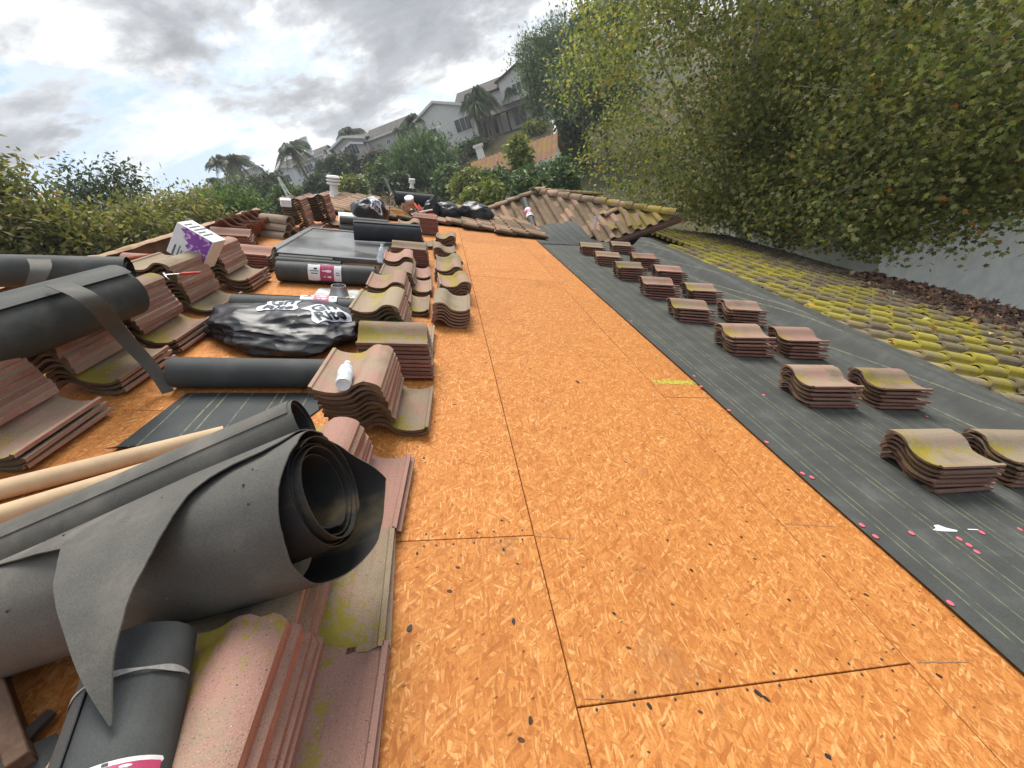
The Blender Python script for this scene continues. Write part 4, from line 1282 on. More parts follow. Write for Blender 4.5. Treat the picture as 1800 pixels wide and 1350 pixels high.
mb.shell(flap, 64, 26, -0.0030, 0, 0)
put('torn_flap', mb.mesh('torn_flap', [M['roll_old']], 40), hero)
# nail holes and specks of grit on the old sheet
r_ = random.Random(5)
for k in range(14):
    x = r_.uniform(-.72, -.06); dg = r_.uniform(5, 85)
    ph = math.radians(dg)
    k_ = np.interp(x, [-HL, -.75, -.30, 0.0], [0.80, 0.84, 0.97, 1.0])
    rr = 0.170 + (np.interp(-dg, [-q for q in ANG], RAD) - .17) * np.interp(x, [-HL, -.55, 0], [0, .35, 1])
    rr = rr * k_ + .0035
    if dg > 68 and x < -.2:
        rr = 0.196
    s_ = r_.uniform(.0012, .0040)
    mb = MB(); mb.lathe([(s_, 0), (s_ * .7, .0012), (s_ * .2, .0016)], 6)
    c_ = cyl(x, rr, ph)
    n_ = Vector((0, c_.y, c_.z)).normalized()
    m_ = n_.to_track_quat('Z', 'X').to_matrix().to_4x4(); m_.translation = c_
    put('grit', mb.mesh('grit', M['roll_in'] if k % 5 else M['lead']), hero, m_)
# roll behind it
A2, B2 = pw(30, 968, 0.105), pw(533, 745, 0.455)
felt_roll(A2, B2, 0.098, 'long grey felt roll slanting up behind the torn roll', 'roll_old', 4, r_in=0.082, start=2.0)
# cardboard cores
def card_tube(A, B, r, label):
    m_, L = frame_ab(A, B)
    mb = MB()
    Q = Matrix.Rotation(PI / 2, 4, 'Y')
    mb.lathe([(r, 0), (r, L), (r * .86, L), (r * .86, 0), (r, 0)], 28, 0, Q, cap=False)
    o = put('cardboard_tube', mb.mesh('cardboard_tube', M['card'], 40), None, ROOF @ m_, label, 'cardboard tube', 'cardboard tubes on the boards')
card_tube(pw(-200, 912, 0.040), pw(395, 762, 0.040), 0.039, 'upper cardboard tube lying against the felt strip')
card_tube(pw(-200, 968, 0.040), pw(330, 806, 0.040), 0.039, 'lower cardboard tube beside the long slanting roll')
# strap of felt hanging off the thick roll
thick = [o for o in bpy.data.objects if o.get('label') == 'thick black felt roll resting on the left tile stacks'][0]
p0, p1, p2, p3, p4 = pw(100, 498, 0.62), pw(160, 527, 0.60), pw(215, 590, 0.36), pw(270, 650, 0.14), pw(296, 690, 0.012)
def spline(ps, t):
    n = len(ps) - 1
    k = min(int(t * n), n - 1); u = t * n - k
    q = [Vector(ps[max(0, min(n, k + j))]) for j in (-1, 0, 1, 2)]
    return 0.5 * ((2 * q[1]) + (-q[0] + q[2]) * u + (2 * q[0] - 5 * q[1] + 4 * q[2] - q[3]) * u * u + (-q[0] + 3 * q[1] - 3 * q[2] + q[3]) * u ** 3)
mb = MB()
def stf(a, b):
    c = spline((p0, p1, p2, p3, p4), a)
    side = Vector((0.80, 0.55, 0.1)).normalized() * (0.085 * (1 - 0.35 * a))
    return c + side * (b - 0.5)
mb.shell(stf, 30, 4, 0.003)
st = put('hanging_strip', mb.mesh('hanging_strip', M['roll_old'], 50), thick)
st.matrix_parent_inverse = thick.matrix_world.inverted() @ ROOF
back = [o for o in bpy.data.objects if o.get('label') == 'black felt roll lying behind the thick roll'][0]
p0, p1, p2, p3 = pw(68, 455, 0.56), pw(72, 470, 0.55), pw(62, 495, 0.48), pw(50, 512, 0.42)
mb = MB()
mb.shell(lambda a, b: spline((p0, p1, p2, p3), a) + Vector((0.95, 0.3, 0)) * 0.10 * (b - .5) * (1 - .4 * a), 14, 3, 0.003)
st = put('hanging_strip', mb.mesh('hanging_strip', M['roll_old'], 50), back)
st.matrix_parent_inverse = back.matrix_world.inverted() @ ROOF

# ------------------------------------------------------------------ skylight
def bevel_mesh(mb, name, mats, off=0.004, seg=1, smooth=40):
    me = mb.mesh(name, mats)
    bm = bmesh.new(); bm.from_mesh(me)
    bmesh.ops.bevel(bm, geom=bm.edges[:], offset=off, segments=seg, affect='EDGES', clamp_overlap=True)
    bm.to_mesh(me); bm.free()
    me.polygons.foreach_set('use_smooth', [True] * len(me.polygons))
    me.set_sharp_from_angle(angle=math.radians(smooth))
    return me
sk = empty('skylight', on_roof(-1.90, 5.10, 0), 'flat grey skylight in a dark metal frame, wet painted on top', 'skylight')
SW, SL = 1.22, 1.75
mb = MB(); mb.box(-0.10, SW + .10, -0.14, SL + .12, 0.002, 0.012)
put('flashing_apron', bevel_mesh(mb, 'flashing_apron', M['lead'], .002), sk)
mb = MB()
for (a, b, c, d) in ((0, SW, 0, .05), (0, SW, SL - .05, SL), (0, .05, .05, SL - .05), (SW - .05, SW, .05, SL - .05)):
    mb2 = MB(); mb2.box(a, b, c, d, 0.012, 0.115)
    put('curb', bevel_mesh(mb2, 'curb', M['galv'], .003), sk)
for (a, b, c, d) in ((-.03, SW + .03, -.03, .06), (-.03, SW + .03, SL - .06, SL + .03), (-.03, .06, .06, SL - .06), (SW - .06, SW + .03, .06, SL - .06)):
    mb2 = MB(); mb2.box(a, b, c, d, 0.117, 0.172)
    put('frame', bevel_mesh(mb2, 'frame', M['flash'], .008, 2), sk)
mb = MB()
mb.grid(lambda a, b: Vector((0.055 + (SW - .11) * a, 0.055 + (SL - .11) * b, 0.160 + 0.004 * math.sin(PI * a) * math.sin(PI * b))), 8, 8)
put('pane', mb.mesh('pane', M['acrylic'], 60), sk)

# pipe flashing lying on the boards
pf = empty('pipe_flashing', on_roof(-0.95, 4.14, 0, 0.03), 'galvanised pipe flashing with a short cone lying on the boards', 'flashing')
mb = MB()
mb.shell(lambda a, b: Vector((-0.235 + .47 * a, -0.225 + .45 * b, 0.010 + 0.010 * fbm((a * 2, b * 2, 7)))), 8, 8, 0.0015)
put('base_plate', mb.mesh('base_plate', M['galv'], 50), pf)
mb = MB(); mb.lathe([(0.105, 0.010), (0.088, 0.028), (0.070, 0.10), (0.066, 0.115), (0.062, 0.115), (0.066, 0.10), (0.084, 0.028)], 20, cap=False)
put('cone', mb.mesh('cone', M['galv'], 30), pf)
mb = MB()
for k in range(12):
    a = k / 12 * 2 * PI
mb.tube([(0.108 * math.cos(t), 0.108 * math.sin(t), 0.012) for t in np.linspace(-2.6, 0.4, 12)], [0.012 + .006 * math.sin(k * 2.1) for k in range(12)], 5)
put('sealant', mb.mesh('sealant', M['cream'], 60), pf)

# ------------------------------------------------------------------ bottles
def bottle(mw, label, group='drinking water bottles', r=0.032, L=0.205):
    e = empty('water_bottle', mw, label, 'bottle', group)
    mb = MB()
    prof = [(r * .55, 0.006), (r * .9, 0.0), (r, 0.012), (r, 0.05), (r * .93, 0.055), (r, 0.062), (r, 0.11), (r * .93, 0.115), (r, 0.122), (r * .96, 0.14), (r * .6, 0.172), (r * .40, 0.182), (r * .40, L - .012)]
    mb.lathe(prof, 20)
    put('body', mb.mesh('body', M['bottle'], 40), e)
    mb = MB(); mb.lathe([(r * .46, L - .014), (r * .46, L), (r * .40, L + .003)], 14)
    put('cap', mb.mesh('cap', M['paper'], 40), e)
    mb = MB(); mb.lathe([(r * 1.012, 0.066), (r * 1.012, 0.108)], 20, cap=False)
    put('paper_wrapper', mb.mesh('paper_wrapper', M['print'], 40), e)
bottle(on_roof(*P(603, 676, 0.372), 0.372, 0.10, -PI / 2 - .02) @ Matrix.Scale(1.12, 4), 'clear water bottle lying on the tile stack near the camera')
bottle(on_roof(*P(668, 462, 0.20), 0.20, -0.3, -0.35), 'clear water bottle standing at the skylight corner')
p = wing_pt(1047, 398, 0.115)
e = empty('spray_can', Matrix.Translation(p) @ Matrix.Rotation(0.15, 4, 'Y'), 'white spray can standing on the tiled wing', 'can')
mb = MB(); mb.lathe([(0.03, 0), (0.033, 0.006), (0.033, 0.165), (0.026, 0.185)], 16)
put('body', mb.mesh('body', M['paper'], 40), e)
mb = MB(); mb.lathe([(0.030, 0.186), (0.030, 0.215), (0.024, 0.222)], 16)
put('cap', mb.mesh('cap', M['cap'], 40), e)

# ------------------------------------------------------------------ bags
def bag_mesh(name, dims, seed, sub=6, amp=0.16, flat=-0.35, fold=0.10):
    bm = bmesh.new()
    bmesh.ops.create_icosphere(bm, subdivisions=sub, radius=1.0)
    for v in bm.verts:
        d = v.co.normalized()
        q1 = mnoise.voronoi(d * 1.9 + Vector((seed * 3.1, seed, 1)))[0]
        q2 = mnoise.voronoi(d * 4.2 + Vector((seed, 2, seed * 1.7)))[0]
        q3 = mnoise.voronoi(d * 9.0 + Vector((3, seed, seed * .7)))[0]
        r = 0.78 + amp * 1.25 * q1[0] + amp * 0.48 * q2[0] + amp * 0.07 * q3[0] + 0.16 * mnoise.noise(d * 1.1 + Vector((seed, 0, seed)))
        p = d * r
        p.z = max(p.z, flat + 0.05 * mnoise.noise(d * 4))
        v.co = Vector((p.x * dims[0], p.y * dims[1], (p.z - flat) * dims[2]))
    me = bpy.data.meshes.new(name)
    bm.to_mesh(me); bm.free()
    me.materials.append(M['bag'])
    me.polygons.foreach_set('use_smooth', [True] * len(me.polygons))
    me.set_sharp_from_angle(angle=math.radians(13))
    return me
def text_mesh(txt, size):
    cu = bpy.data.curves.new('txt', 'FONT')
    cu.body = txt; cu.size = size; cu.align_x = 'CENTER'; cu.align_y = 'CENTER'; cu.offset = size * 0.03; cu.resolution_u = 3
    ob = bpy.data.objects.new('txt', cu)
    C.objects.link(ob)
    dg = bpy.context.evaluated_depsgraph_get()
    me = bpy.data.meshes.new_from_object(ob.evaluated_get(dg))
    bpy.data.objects.remove(ob)
    bm = bmesh.new(); bm.from_mesh(me); bpy.data.meshes.remove(me)
    bmesh.ops.triangulate(bm, faces=bm.faces[:])
    for _ in range(2):
        es = [e_ for e_ in bm.edges if e_.calc_length() > size * 0.16]
        if es:
            bmesh.ops.subdivide_edges(bm, edges=es, cuts=1)
            bmesh.ops.triangulate(bm, faces=bm.faces[:])
    vs = [v_.co.copy() for v_ in bm.verts]
    bm.verts.index_update()
    fs = [tuple(v_.index for v_ in f_.verts) for f_ in bm.faces]
    bm.free()
    return vs, fs
def drape(name, verts, faces, bvh, mat2d, direction, lift, mat, parent):
    vs = []
    for p in verts:
        q = mat2d @ Vector((p[0], p[1], 0))
        hit = bvh.ray_cast(q - direction * 2.0, direction)
        vs.append((hit[0] - direction * lift + hit[1] * lift * .6) if hit[0] is not None else q)
    mb = MB().add(vs, faces)
    return put(name, mb.mesh(name, mat, 60), parent)
def patch(w, h, n=14, rough=0.0, seed=0):
    vs, fs = [], []
    for j in range(n + 1):
        for i in range(n + 1):
            vs.append((w * (i / n - .5) * (1 + .15 * math.sin(j * .5 + seed)), h * (j / n - .5) + 0.06 * w * math.sin(i / n * PI), 0))
    fs = [(j * (n + 1) + i, j * (n + 1) + i + 1, (j + 1) * (n + 1) + i + 1, (j + 1) * (n + 1) + i) for j in range(n) for i in range(n)]
    return vs, fs
def bag(v, y, w, rz, dims, seed, label, prints=(), **kw):
    e = empty('plastic_bag', on_roof(v, y, w, rz), label, 'plastic bag', 'black plastic bags')
    me = bag_mesh('film', dims, seed, **kw)
    put('film', me, e)
    bvh = BVHTree.FromPolygons([v_.co for v_ in me.vertices], [tuple(p.vertices) for p in me.polygons])
    dn = Vector((0, 0.42, -1)).normalized()
    for (x0, y0, ang, s, words) in prints:
        m2 = Matrix.Translation((x0, y0, 0.1)) @ Matrix.Rotation(ang, 4, 'Z')
        pv, pf_ = patch(s * 2.6, s * 2.5, 16)
        pr = drape('printed_panel', pv, pf_, bvh, m2, dn, 0.003, M['print'], e)
        for k, wd in enumerate(words):
            tv, tf = text_mesh(wd, s * 1.35)
            tv = [Vector((q.x, q.y + s * (0.55 - 1.08 * k), 0)) for q in tv]
            drape('lettering', tv, tf, bvh, m2, dn, 0.0055, M['ink'], pr)
    return e
bag(-1.09, 3.10, 0.01, 0.03, (0.56, 0.40, 0.175), 4, 'large crumpled black bag with white lettering before the pipe flashing', [(-0.05, 0.10, -0.05, 0.095, ('Gri', 'Rite')), (0.29, 0.0, 0.60, 0.095, ('Gri', 'Rite'))], amp=0.20)
bag(-1.35, 8.95, 0.02, 0.2, (0.36, 0.32, 0.36), 9, 'black bag with white lettering behind the skylight stacks', [(0.12, -0.10, 0.0, 0.075, ('Gri', 'Rite'))], sub=4)
bag(0.15, 10.35, 0.10, 0.1, (0.38, 0.36, 0.24), 13, 'black bag slumped beside the orange straps', sub=4)
bag(0.88, 10.55, 0.10, -0.2, (0.46, 0.36, 0.30), 17, 'black bag at the foot of the wing roof', sub=4)
bag(-0.15, 10.15, 0.08, 0.7, (0.26, 0.16, 0.30), 21, 'limp black bag hanging beside the wide dark roll', sub=4)

# ------------------------------------------------------------------ printed carton
cr_, cd_, cf_ = RW.col[0].copy(), RW.col[1].copy(), RW.col[2].copy()
by_ = (ray(343, 435).normalized() + cr_ * 0.50 - cd_ * 0.12).normalized()
bz_ = (-0.80 * cr_ - 0.62 * cd_); bz_ = (bz_ - by_ * bz_.dot(by_)).normalized()
bxm = Matrix((by_.cross(bz_), by_, bz_)).transposed().to_4x4()
bxm.translation = rp(*P(346, 431, 0.46), 0.46)
bx = empty('carton', bxm, 'white carton with purple print tipped on the left stacks', 'box')
BW, BD, BH = 0.27, 0.20, 0.27
mb = MB(); mb.box(-BW / 2, BW / 2, -BD / 2, BD / 2, -BH / 2, BH / 2)
put('carton_body', bevel_mesh(mb, 'carton_body', M['paper'], .003), bx)
mb = MB()
pts = [(-BW / 2 + .006, -BH / 2 + .006), (BW / 2 - .004, -BH / 2 + .006), (BW / 2 - .004, BH * .30), (BW * .36, BH * .36), (BW * .30, BH * .20), (BW * .18, BH * .24), (BW * .08, BH * .06), (-BW * .04, BH * .12), (-BW * .14, -BH * .08), (-BW * .28, -BH * .04), (-BW * .36, -BH * .22), (-BW / 2 + .006, -BH * .26)]
mb.add([(q[0], -BD / 2 - .0015, q[1]) for q in pts], [tuple(range(len(pts)))])
put('front_print', mb.mesh('front_print', M['purple']), bx)
for (x0, x1, z0, z1) in ((-.13, -.03, .055, .064), (-.13, -.06, .035, .042), (-.13, -.04, .085, .098), (-.135, -.127, -.02, .03)):
    mb = MB(); mb.add([(x0, -BD / 2 - .0016, z0), (x1, -BD / 2 - .0016, z0), (x1, -BD / 2 - .0016, z1), (x0, -BD / 2 - .0016, z1)], [(0, 1, 2, 3)])
    put('print_line', mb.mesh('print_line', M['flash']), bx)
for k in range(5):
    z0 = .085 - k * .035
    mb = MB(); mb.add([(BW / 2 + .0016, -.08, z0), (BW / 2 + .0016, .02 + .04 * (k % 3), z0), (BW / 2 + .0016, .02 + .04 * (k % 3), z0 + .014), (BW / 2 + .0016, -.08, z0 + .014)], [(0, 1, 2, 3)])
    put('print_line', mb.mesh('print_line', M['flash']), bx)

# ------------------------------------------------------------------ small things
# hammer with a red handle
hm = empty('hammer', on_roof(*P(316, 484, 0.40), 0.41, 0.62, 0.05) @ Matrix.Scale(0.62, 4), 'hammer with red handle resting on the left stacks', 'hammer')
mb = MB(); mb.tube([(0, 0, 0), (0.02, .0, 0), (0.14, 0, 0), (0.20, 0, 0.0)], [0.010, 0.0155, 0.0145, 0.010], 10)
put('handle', mb.mesh('handle', M['red'], 50), hm)
mb = MB(); mb.tube([(-0.13, 0, 0), (0.0, 0, 0)], 0.007, 8)
mb.tube([(-0.13, 0.05, 0.0), (-0.13, 0.02, 0), (-0.13, -0.03, 0), (-0.125, -0.065, -0.012), (-0.11, -0.09, -0.03)], [0.014, 0.013, 0.010, 0.007, 0.003], 8)
put('head', mb.mesh('head', M['steel'], 50), hm)
# broken red piece of tile
mb = MB(); mb.prism([(-.13, -.06), (.10, -.085), (.13, .05), (-.04, .075), (-.12, .05)], 0, .018)
put('tile_shard', bevel_mesh(mb, 'tile_shard', M['shard'], .003), None, ROOF @ Matrix.Translation((*P(258, 458, 0.26), 0.27)) @ Matrix.Rotation(0.9, 4, 'Z') @ Matrix.Rotation(-0.55, 4, 'X'), 'flat orange red tile shard on the ridge stacks', 'tile shard')
mb = MB(); mb.prism([(-.05, -.10), (.06, -.12), (.05, .02), (.02, .13), (-.04, .10)], 0, .02)
put('tile_shard', bevel_mesh(mb, 'tile_shard', M['shard'], .003), None, ROOF @ Matrix.Translation((*P(688, 448, 0.10), 0.10)) @ Matrix.Rotation(0.3, 4, 'Z') @ Matrix.Rotation(0.9, 4, 'Y'), 'orange red tile shard leaning by the skylight corner', 'tile shard')
# pail with white stickered lid and orange straps, tools beside it
pl = empty('pail', on_roof(-0.62, 9.80, 0.07, 0.2, 0.0, -0.15), 'brown pail under a white labelled tub behind the skylight', 'pail')
mb = MB(); mb.lathe([(0.105, 0), (0.115, 0.02), (0.135, 0.26), (0.142, 0.265), (0.142, 0.28), (0.128, 0.28), (0.11, 0.02)], 20)
put('bucket', mb.mesh('bucket', M['leather'], 40), pl)
mb = MB()
for s_ in (-1, 1):
    mb.tube([(0.14 * s_, 0, 0.25), (0.16 * s_, -.02, 0.18), (0.1 * s_, -.13, 0.10), (0.02 * s_, -.15, 0.06)], 0.006, 6)
put('bail', mb.mesh('bail', M['steel'], 50), pl)
tb = empty('tub', on_roof(-0.62, 9.80, 0.36, 0.4, 0.35, -0.35), 'small white labelled tub tilted on the brown pail', 'tub')
mb = MB(); mb.lathe([(0.085, 0), (0.088, 0.008), (0.095, 0.105), (0.10, 0.108), (0.10, 0.125), (0.092, 0.13)], 20)
put('body', mb.mesh('body', M['paper'], 40), tb)
for k in range(3):
    mb = MB(); mb.lathe([(0.0945 + .001 * k, 0.026 + .026 * k), (0.0952 + .001 * k, 0.034 + .026 * k)], 20, cap=False)
    put('print_line', mb.mesh('print_line', M['flash'], 40), tb)
hs = empty('safety_harness', on_roof(-0.42, 9.62, 0.08), 'orange red safety straps heaped over the pail', 'harness')
for k, pts in enumerate([[(-.10, .0, .30), (-.02, -.12, .22), (.04, -.18, .08), (.12, -.20, .03)], [(-.02, .02, .28), (.10, -.08, .16), (.22, -.10, .06), (.34, -.06, .03)], [(.05, -.15, .05), (.15, -.05, .10), (.30, .02, .12), (.40, .08, .05)], [(-.16, -.1, .1), (-.05, -.2, .05), (.1, -.26, .02), (.2, -.22, .02)]]):
    mb = MB()
    mb.shell(lambda a, b: spline(pts, a) + Vector((0.2, 0.5, 0.75)).normalized() * 0.055 * (b - .5), 14, 2, 0.006)
    put('strap', mb.mesh('strap', M['orange'], 50), hs)
ld = empty('bucket_lid', on_roof(-0.80, 8.85, 0.26, 0.0, -0.35, 0.1), 'cream bucket lid before the pail', 'lid')
mb = MB(); mb.lathe([(0.02, 0.0), (0.13, 0.0), (0.145, 0.006), (0.148, 0.03), (0.138, 0.034), (0.132, 0.02)], 24)
put('disc', mb.mesh('disc', M['cream'], 40), ld)
tr = empty('tape_roll', on_roof(-0.52, 8.75, 0.30, 0.3, -1.2), 'dark tape roll beside the cream lid', 'tape')
mb = MB(); mb.lathe([(0.04, -.025), (0.065, -.025), (0.065, .025), (0.04, .025), (0.04, -.025)], 18, cap=False)
put('winding', mb.mesh('winding', M['dark'], 40), tr)
sb = empty('scraper', on_roof(-0.38, 8.72, 0.32, 0.55, 0.0, -0.12), 'long pale handled scraper lying over the far stack', 'scraper')
mb = MB(); mb.tube([(0, 0, 0), (0.30, 0, 0.02)], 0.014, 8)
put('handle', mb.mesh('handle', M['paper'], 50), sb)
mb = MB(); mb.prism([(-.12, -.05), (0, -.015), (0, .015), (-.12, .05)], -.004, .004)
put('blade', mb.mesh('blade', M['dark']), sb)
# glove and orange grip at the board edge
gl = empty('work_glove', on_roof(*P(900, 404, 0.04), 0.05, -0.5), 'pink and grey work glove at the far edge of boards', 'glove')
mb = MB()
mb.tube([(-.10, 0, .0), (-.05, 0, .012), (0.02, 0, .018), (0.07, .0, .012)], [0.035, 0.045, 0.048, 0.030], 8)
put('palm', mb.mesh('palm', M['leather'], 60), gl)
for k in range(4):
    mb = MB(); mb.tube([(.05, -.036 + .024 * k, .012), (.10, -.045 + .03 * k, .026 - .004 * k), (.145 - .01 * abs(k - 1.5), -.05 + .034 * k, .010)], [.014, .0125, .009], 6)
    put('finger', mb.mesh('finger', M['paper'] if k < 2 else M['leather'], 60), gl)
mb = MB(); mb.tube([(-.01, -.04, .012), (.03, -.085, .02), (.06, -.10, .01)], [.015, .013, .009], 6)
put('thumb', mb.mesh('thumb', M['leather'], 60), gl)
pli = empty('pliers', on_roof(*P(918, 411, 0.03), 0.035, -0.35), 'orange gripped pliers at the far edge of boards', 'pliers')
for s_ in (-1, 1):
    mb = MB(); mb.tube([(0, .004 * s_, 0), (.06, .03 * s_, .005), (.14, .035 * s_, 0)], [.013, .016, .012], 8)
    put('grip', mb.mesh('grip', M['orange'], 50), pli)
mb = MB(); mb.tube([(.01, 0, 0), (-.03, .0, 0), (-.09, .0, 0)], [.016, .018, .006], 6)
put('jaws', mb.mesh('jaws', M['steel'], 50), pli)
# white scrap of paper, spray mark and chalk on the work
v, y = P(1660, 931, 0.02)
mb = MB(); mb.prism([(-.075, -.006), (-.03, -.012), (.06, -.010), (.07, -.002), (.02, .012), (-.005, .030), (-.035, .024), (-.04, .006)], 0, .0012)
put('paper_scrap', mb.mesh('paper_scrap', M['paper']), None, on_roof(v, y, .0205, -.1), 'torn white paper scrap on the black felt', 'paper scrap', 'white scraps')
v, y = P(1710, 931, 0.02)
mb = MB(); mb.prism([(-.03, -.003), (.03, -.003), (.03, .003), (-.03, .002)], 0, .0012)
put('paper_scrap', mb.mesh('paper_scrap', M['paper']), None, on_roof(v, y, .0205, -.1), 'thin white sliver beside the torn scrap', 'paper scrap', 'white scraps')
osb_sheets = [o for o in house.children if o.name.startswith('strand_board_sheet')]
def sheet_at(v, y):
    for o in osb_sheets:
        c = o.matrix_local.translation
        me = o.data
        xs = [q.co.x for q in me.vertices]; ys = [q.co.y for q in me.vertices]
        if c.x + min(xs) <= v <= c.x + max(xs) and c.y + min(ys) <= y <= c.y + max(ys):
            return o, c
    return osb_sheets[0], osb_sheets[0].matrix_local.translation
def mark(name, px0, px1, wd, mat, n=18, frag=False, seed=1):
    a, b = Vector(P(*px0)), Vector(P(*px1))
    r = random.Random(seed)
    sh, c = sheet_at(*((a + b) / 2))
    mb = MB()
    d = (b - a).normalized(); nn = Vector((-d.y, d.x))
    L = (b - a).length
    if not frag:
        vs = []
        for k in range(n + 1):
            p = a + d * L * k / n + nn * r.uniform(-.2, .2) * wd
            hw = wd * .5 * r.uniform(.5, 1.2)
            vs += [(p.x - nn.x * hw - c.x, p.y - nn.y * hw - c.y, .0018), (p.x + nn.x * hw - c.x, p.y + nn.y * hw - c.y, .0018)]
        mb.add(vs, [(2 * k, 2 * k + 2, 2 * k + 3, 2 * k + 1) for k in range(n)])
    else:
        for k in range(n):
            p = a + d * L * min(1, max(0, r.gauss(.5, .27))) + nn * r.gauss(0, wd * .32)
            s_ = r.uniform(.002, .008)
            mb.add([(p.x - c.x + s_ * math.cos(t_) * r.uniform(.6, 1.8), p.y - c.y + s_ * math.sin(t_), .0018 + .0001 * (k % 7)) for t_ in (0, 1.2, 2.5, 3.8, 5.1)], [(0, 1, 2, 3, 4)])
    put(name, mb.mesh(name, mat), sh, kind='stuff' if frag else None)
mark('spray_mark', (1150, 672), (1222, 673), 0.05, M['spray'], 420, True)
mark('chalk_line', (940, 943), (1015, 948), 0.0025, M['chalk'])
mark('chalk_line', (1612, 1164), (1700, 1163), 0.006, M['chalk'])
mark('chalk_line', (1028, 1229), (1105, 1231), 0.0025, M['chalk'])
mark('chalk_line', (1380, 921), (1470, 926), 0.004, M['chalk'])
M['paint_pink'] = simple('pink_spray_paint', (0.50, 0.06, 0.10), 0.7, 0.3, 0, 30, 0.2, 0.05)
mark('spray_mark', (350, 590), (395, 592), 0.05, M['paint_pink'], 200, True, 5)
# black felt crumbs left under old nails
crumbs = [(1015, 672, .045, .012, 1.9), (1332, 1219, .030, .010, -.9), (1346, 1228, .024, .007, -.8), (1141, 1241, .022, .008, 1.9), (885, 966, .016, .008, 1.6), (903, 1093, .022, .009, 1.4), (720, 1105, .026, .012, 1.2), (733, 973, .014, .007, 1.3), (932, 1266, .022, .009, 1.3), (1079, 1079, .014, .006, -.8), (1522, 1046, .02, .006, -.8), (1303, 945, .014, .006, 1.9), (1173, 950, .012, .006, 1.9), (745, 805, .012, .010, 0.5), (1455, 1330, .02, .009, -.6), (1650, 1188, .018, .007, -.8), (1215, 1003, .02, .006, -1), (1386, 1055, .015, .006, -1)]
for k, (px, py, l, w_, a) in enumerate(crumbs):
    v, y = P(px, py)
    sh, c = sheet_at(v, y)
    r = random.Random(k)
    mb = MB(); mb.prism([(l * .5 * math.cos(t_) * r.uniform(.7, 1.1), w_ * .7 * math.sin(t_) * r.uniform(.7, 1.2)) for t_ in np.linspace(0, 2 * PI, 9)[:-1]], 0.0, 0.0025)
    put('felt_crumb', mb.mesh('felt_crumb', M['roll_in']), sh, Matrix.Translation((v - c.x, y - c.y, .0012)) @ Matrix.Rotation(a, 4, 'Z'))
# nails along the joints
mb = MB(); mb.lathe([(0.0042, 0.0), (0.0042, 0.0012), (0.002, 0.002)], 8)
nail_me = mb.mesh('nail', M['dark'])
for (a, b, n) in [((1030, 1250), (1590, 1176), 9), ((1030, 1228), (1590, 1154), 8), ((720, 962), (925, 948), 6), ((730, 940), (925, 932), 6)]:
    for k in range(n):
        t = (k + random.uniform(.2, .8)) / n
        v, y = P(a[0] + (b[0] - a[0]) * t, a[1] + (b[1] - a[1]) * t)
        sh, c = sheet_at(v, y)
        put('nail', nail_me, sh, Matrix.Translation((v - c.x, y - c.y, .001)))
# short dark board and offcut felt in the bottom left corner
A_, B_ = pw(-40, 1150, 0.03), pw(95, 1255, 0.03)
m_, L = frame_ab(pw(20, 1330, 0.03), pw(92, 1252, 0.03))
mb = MB(); mb.tube([(0, 0, 0), (L * .5, .004, .002), (L, 0, 0)], [.016, .017, .013], 7)
put('timber_offcut', mb.mesh('timber_offcut', M['timber_dark'], 40), None, ROOF @ m_, 'short dark stick lying in the bottom left corner', 'stick')
m_, L = frame_ab(pw(-90, 1240, 0.035), pw(60, 1205, 0.035))
mb = MB(); mb.box(0, .45, -.02, .02, -.03, .03)
q = frame_ab(pw(40, 1345, 0.04), pw(-20, 1165, 0.05))[0]
put('timber_offcut', bevel_mesh(mb, 'timber_block', M['wood'], .003), None, ROOF @ q, 'brown board offcut standing out of the bottom left corner', 'board')
mb = MB()
c4 = [pw(-30, 1345, .02), pw(100, 1290, .02), pw(130, 1400, .02), pw(-30, 1400, .02)]
mb.shell(lambda a, b: (Vector(c4[0]) * (1 - a) + Vector(c4[1]) * a) * (1 - b) + (Vector(c4[3]) * (1 - a) + Vector(c4[2]) * a) * b + Vector((0, 0, .01 * fbm((a, b, 3)))), 6, 6, .003)
put('felt_offcut', mb.mesh('felt_offcut', M['roll_new'], 50), None, ROOF, 'flat grey felt offcut in the bottom left corner', 'felt strip')
# white sheet leaning behind the skylight, small white box, white pipe stub and vents on the far tiles
mb = MB(); mb.box(-.24, .24, -.16, .16, 0, .012)
put('white_sheet', bevel_mesh(mb, 'white_sheet', M['paper'], .002), None, on_roof(-1.62, 8.62, 0.10, 0.2, 0.45), 'white panel lying between the far stacks and the bag', 'panel')
mb = MB(); mb.box(-.07, .07, -.05, .05, 0, .10)
put('small_box', bevel_mesh(mb, 'small_box', M['paper'], .004), None, on_roof(*P(503, 362, .42), .42, .4, .2), 'small white box on the tall stack behind the skylight', 'box')
def roof_vent(px, py, w, s, label):
    e = empty('roof_vent', on_roof(*P(px, py, w), w), label, 'roof vent', 'white vents beyond the stripped roof')
    mb = MB(); mb.lathe([(.10 * s, 0), (.12 * s, .01), (.085 * s, .05 * s), (.08 * s, .22 * s)], 14)
    put('stem', mb.mesh('stem', M['trim'], 40), e)
    for k in range(3):
        mb = MB(); mb.lathe([(.13 * s, (.20 + .06 * k) * s), (.14 * s, (.22 + .06 * k) * s), (.11 * s, (.25 + .06 * k) * s)], 14)
        put('louvre', mb.mesh('louvre', M['trim'], 40), e)
roof_vent(588, 343, .10, 1.25, 'white louvred vent on the far roof end')
roof_vent(724, 331, .10, 0.9, 'white vent showing behind the wide dark roll')
mb = MB(); mb.tube([(0, 0, 0), (0, 0, .62)], .035, 10)
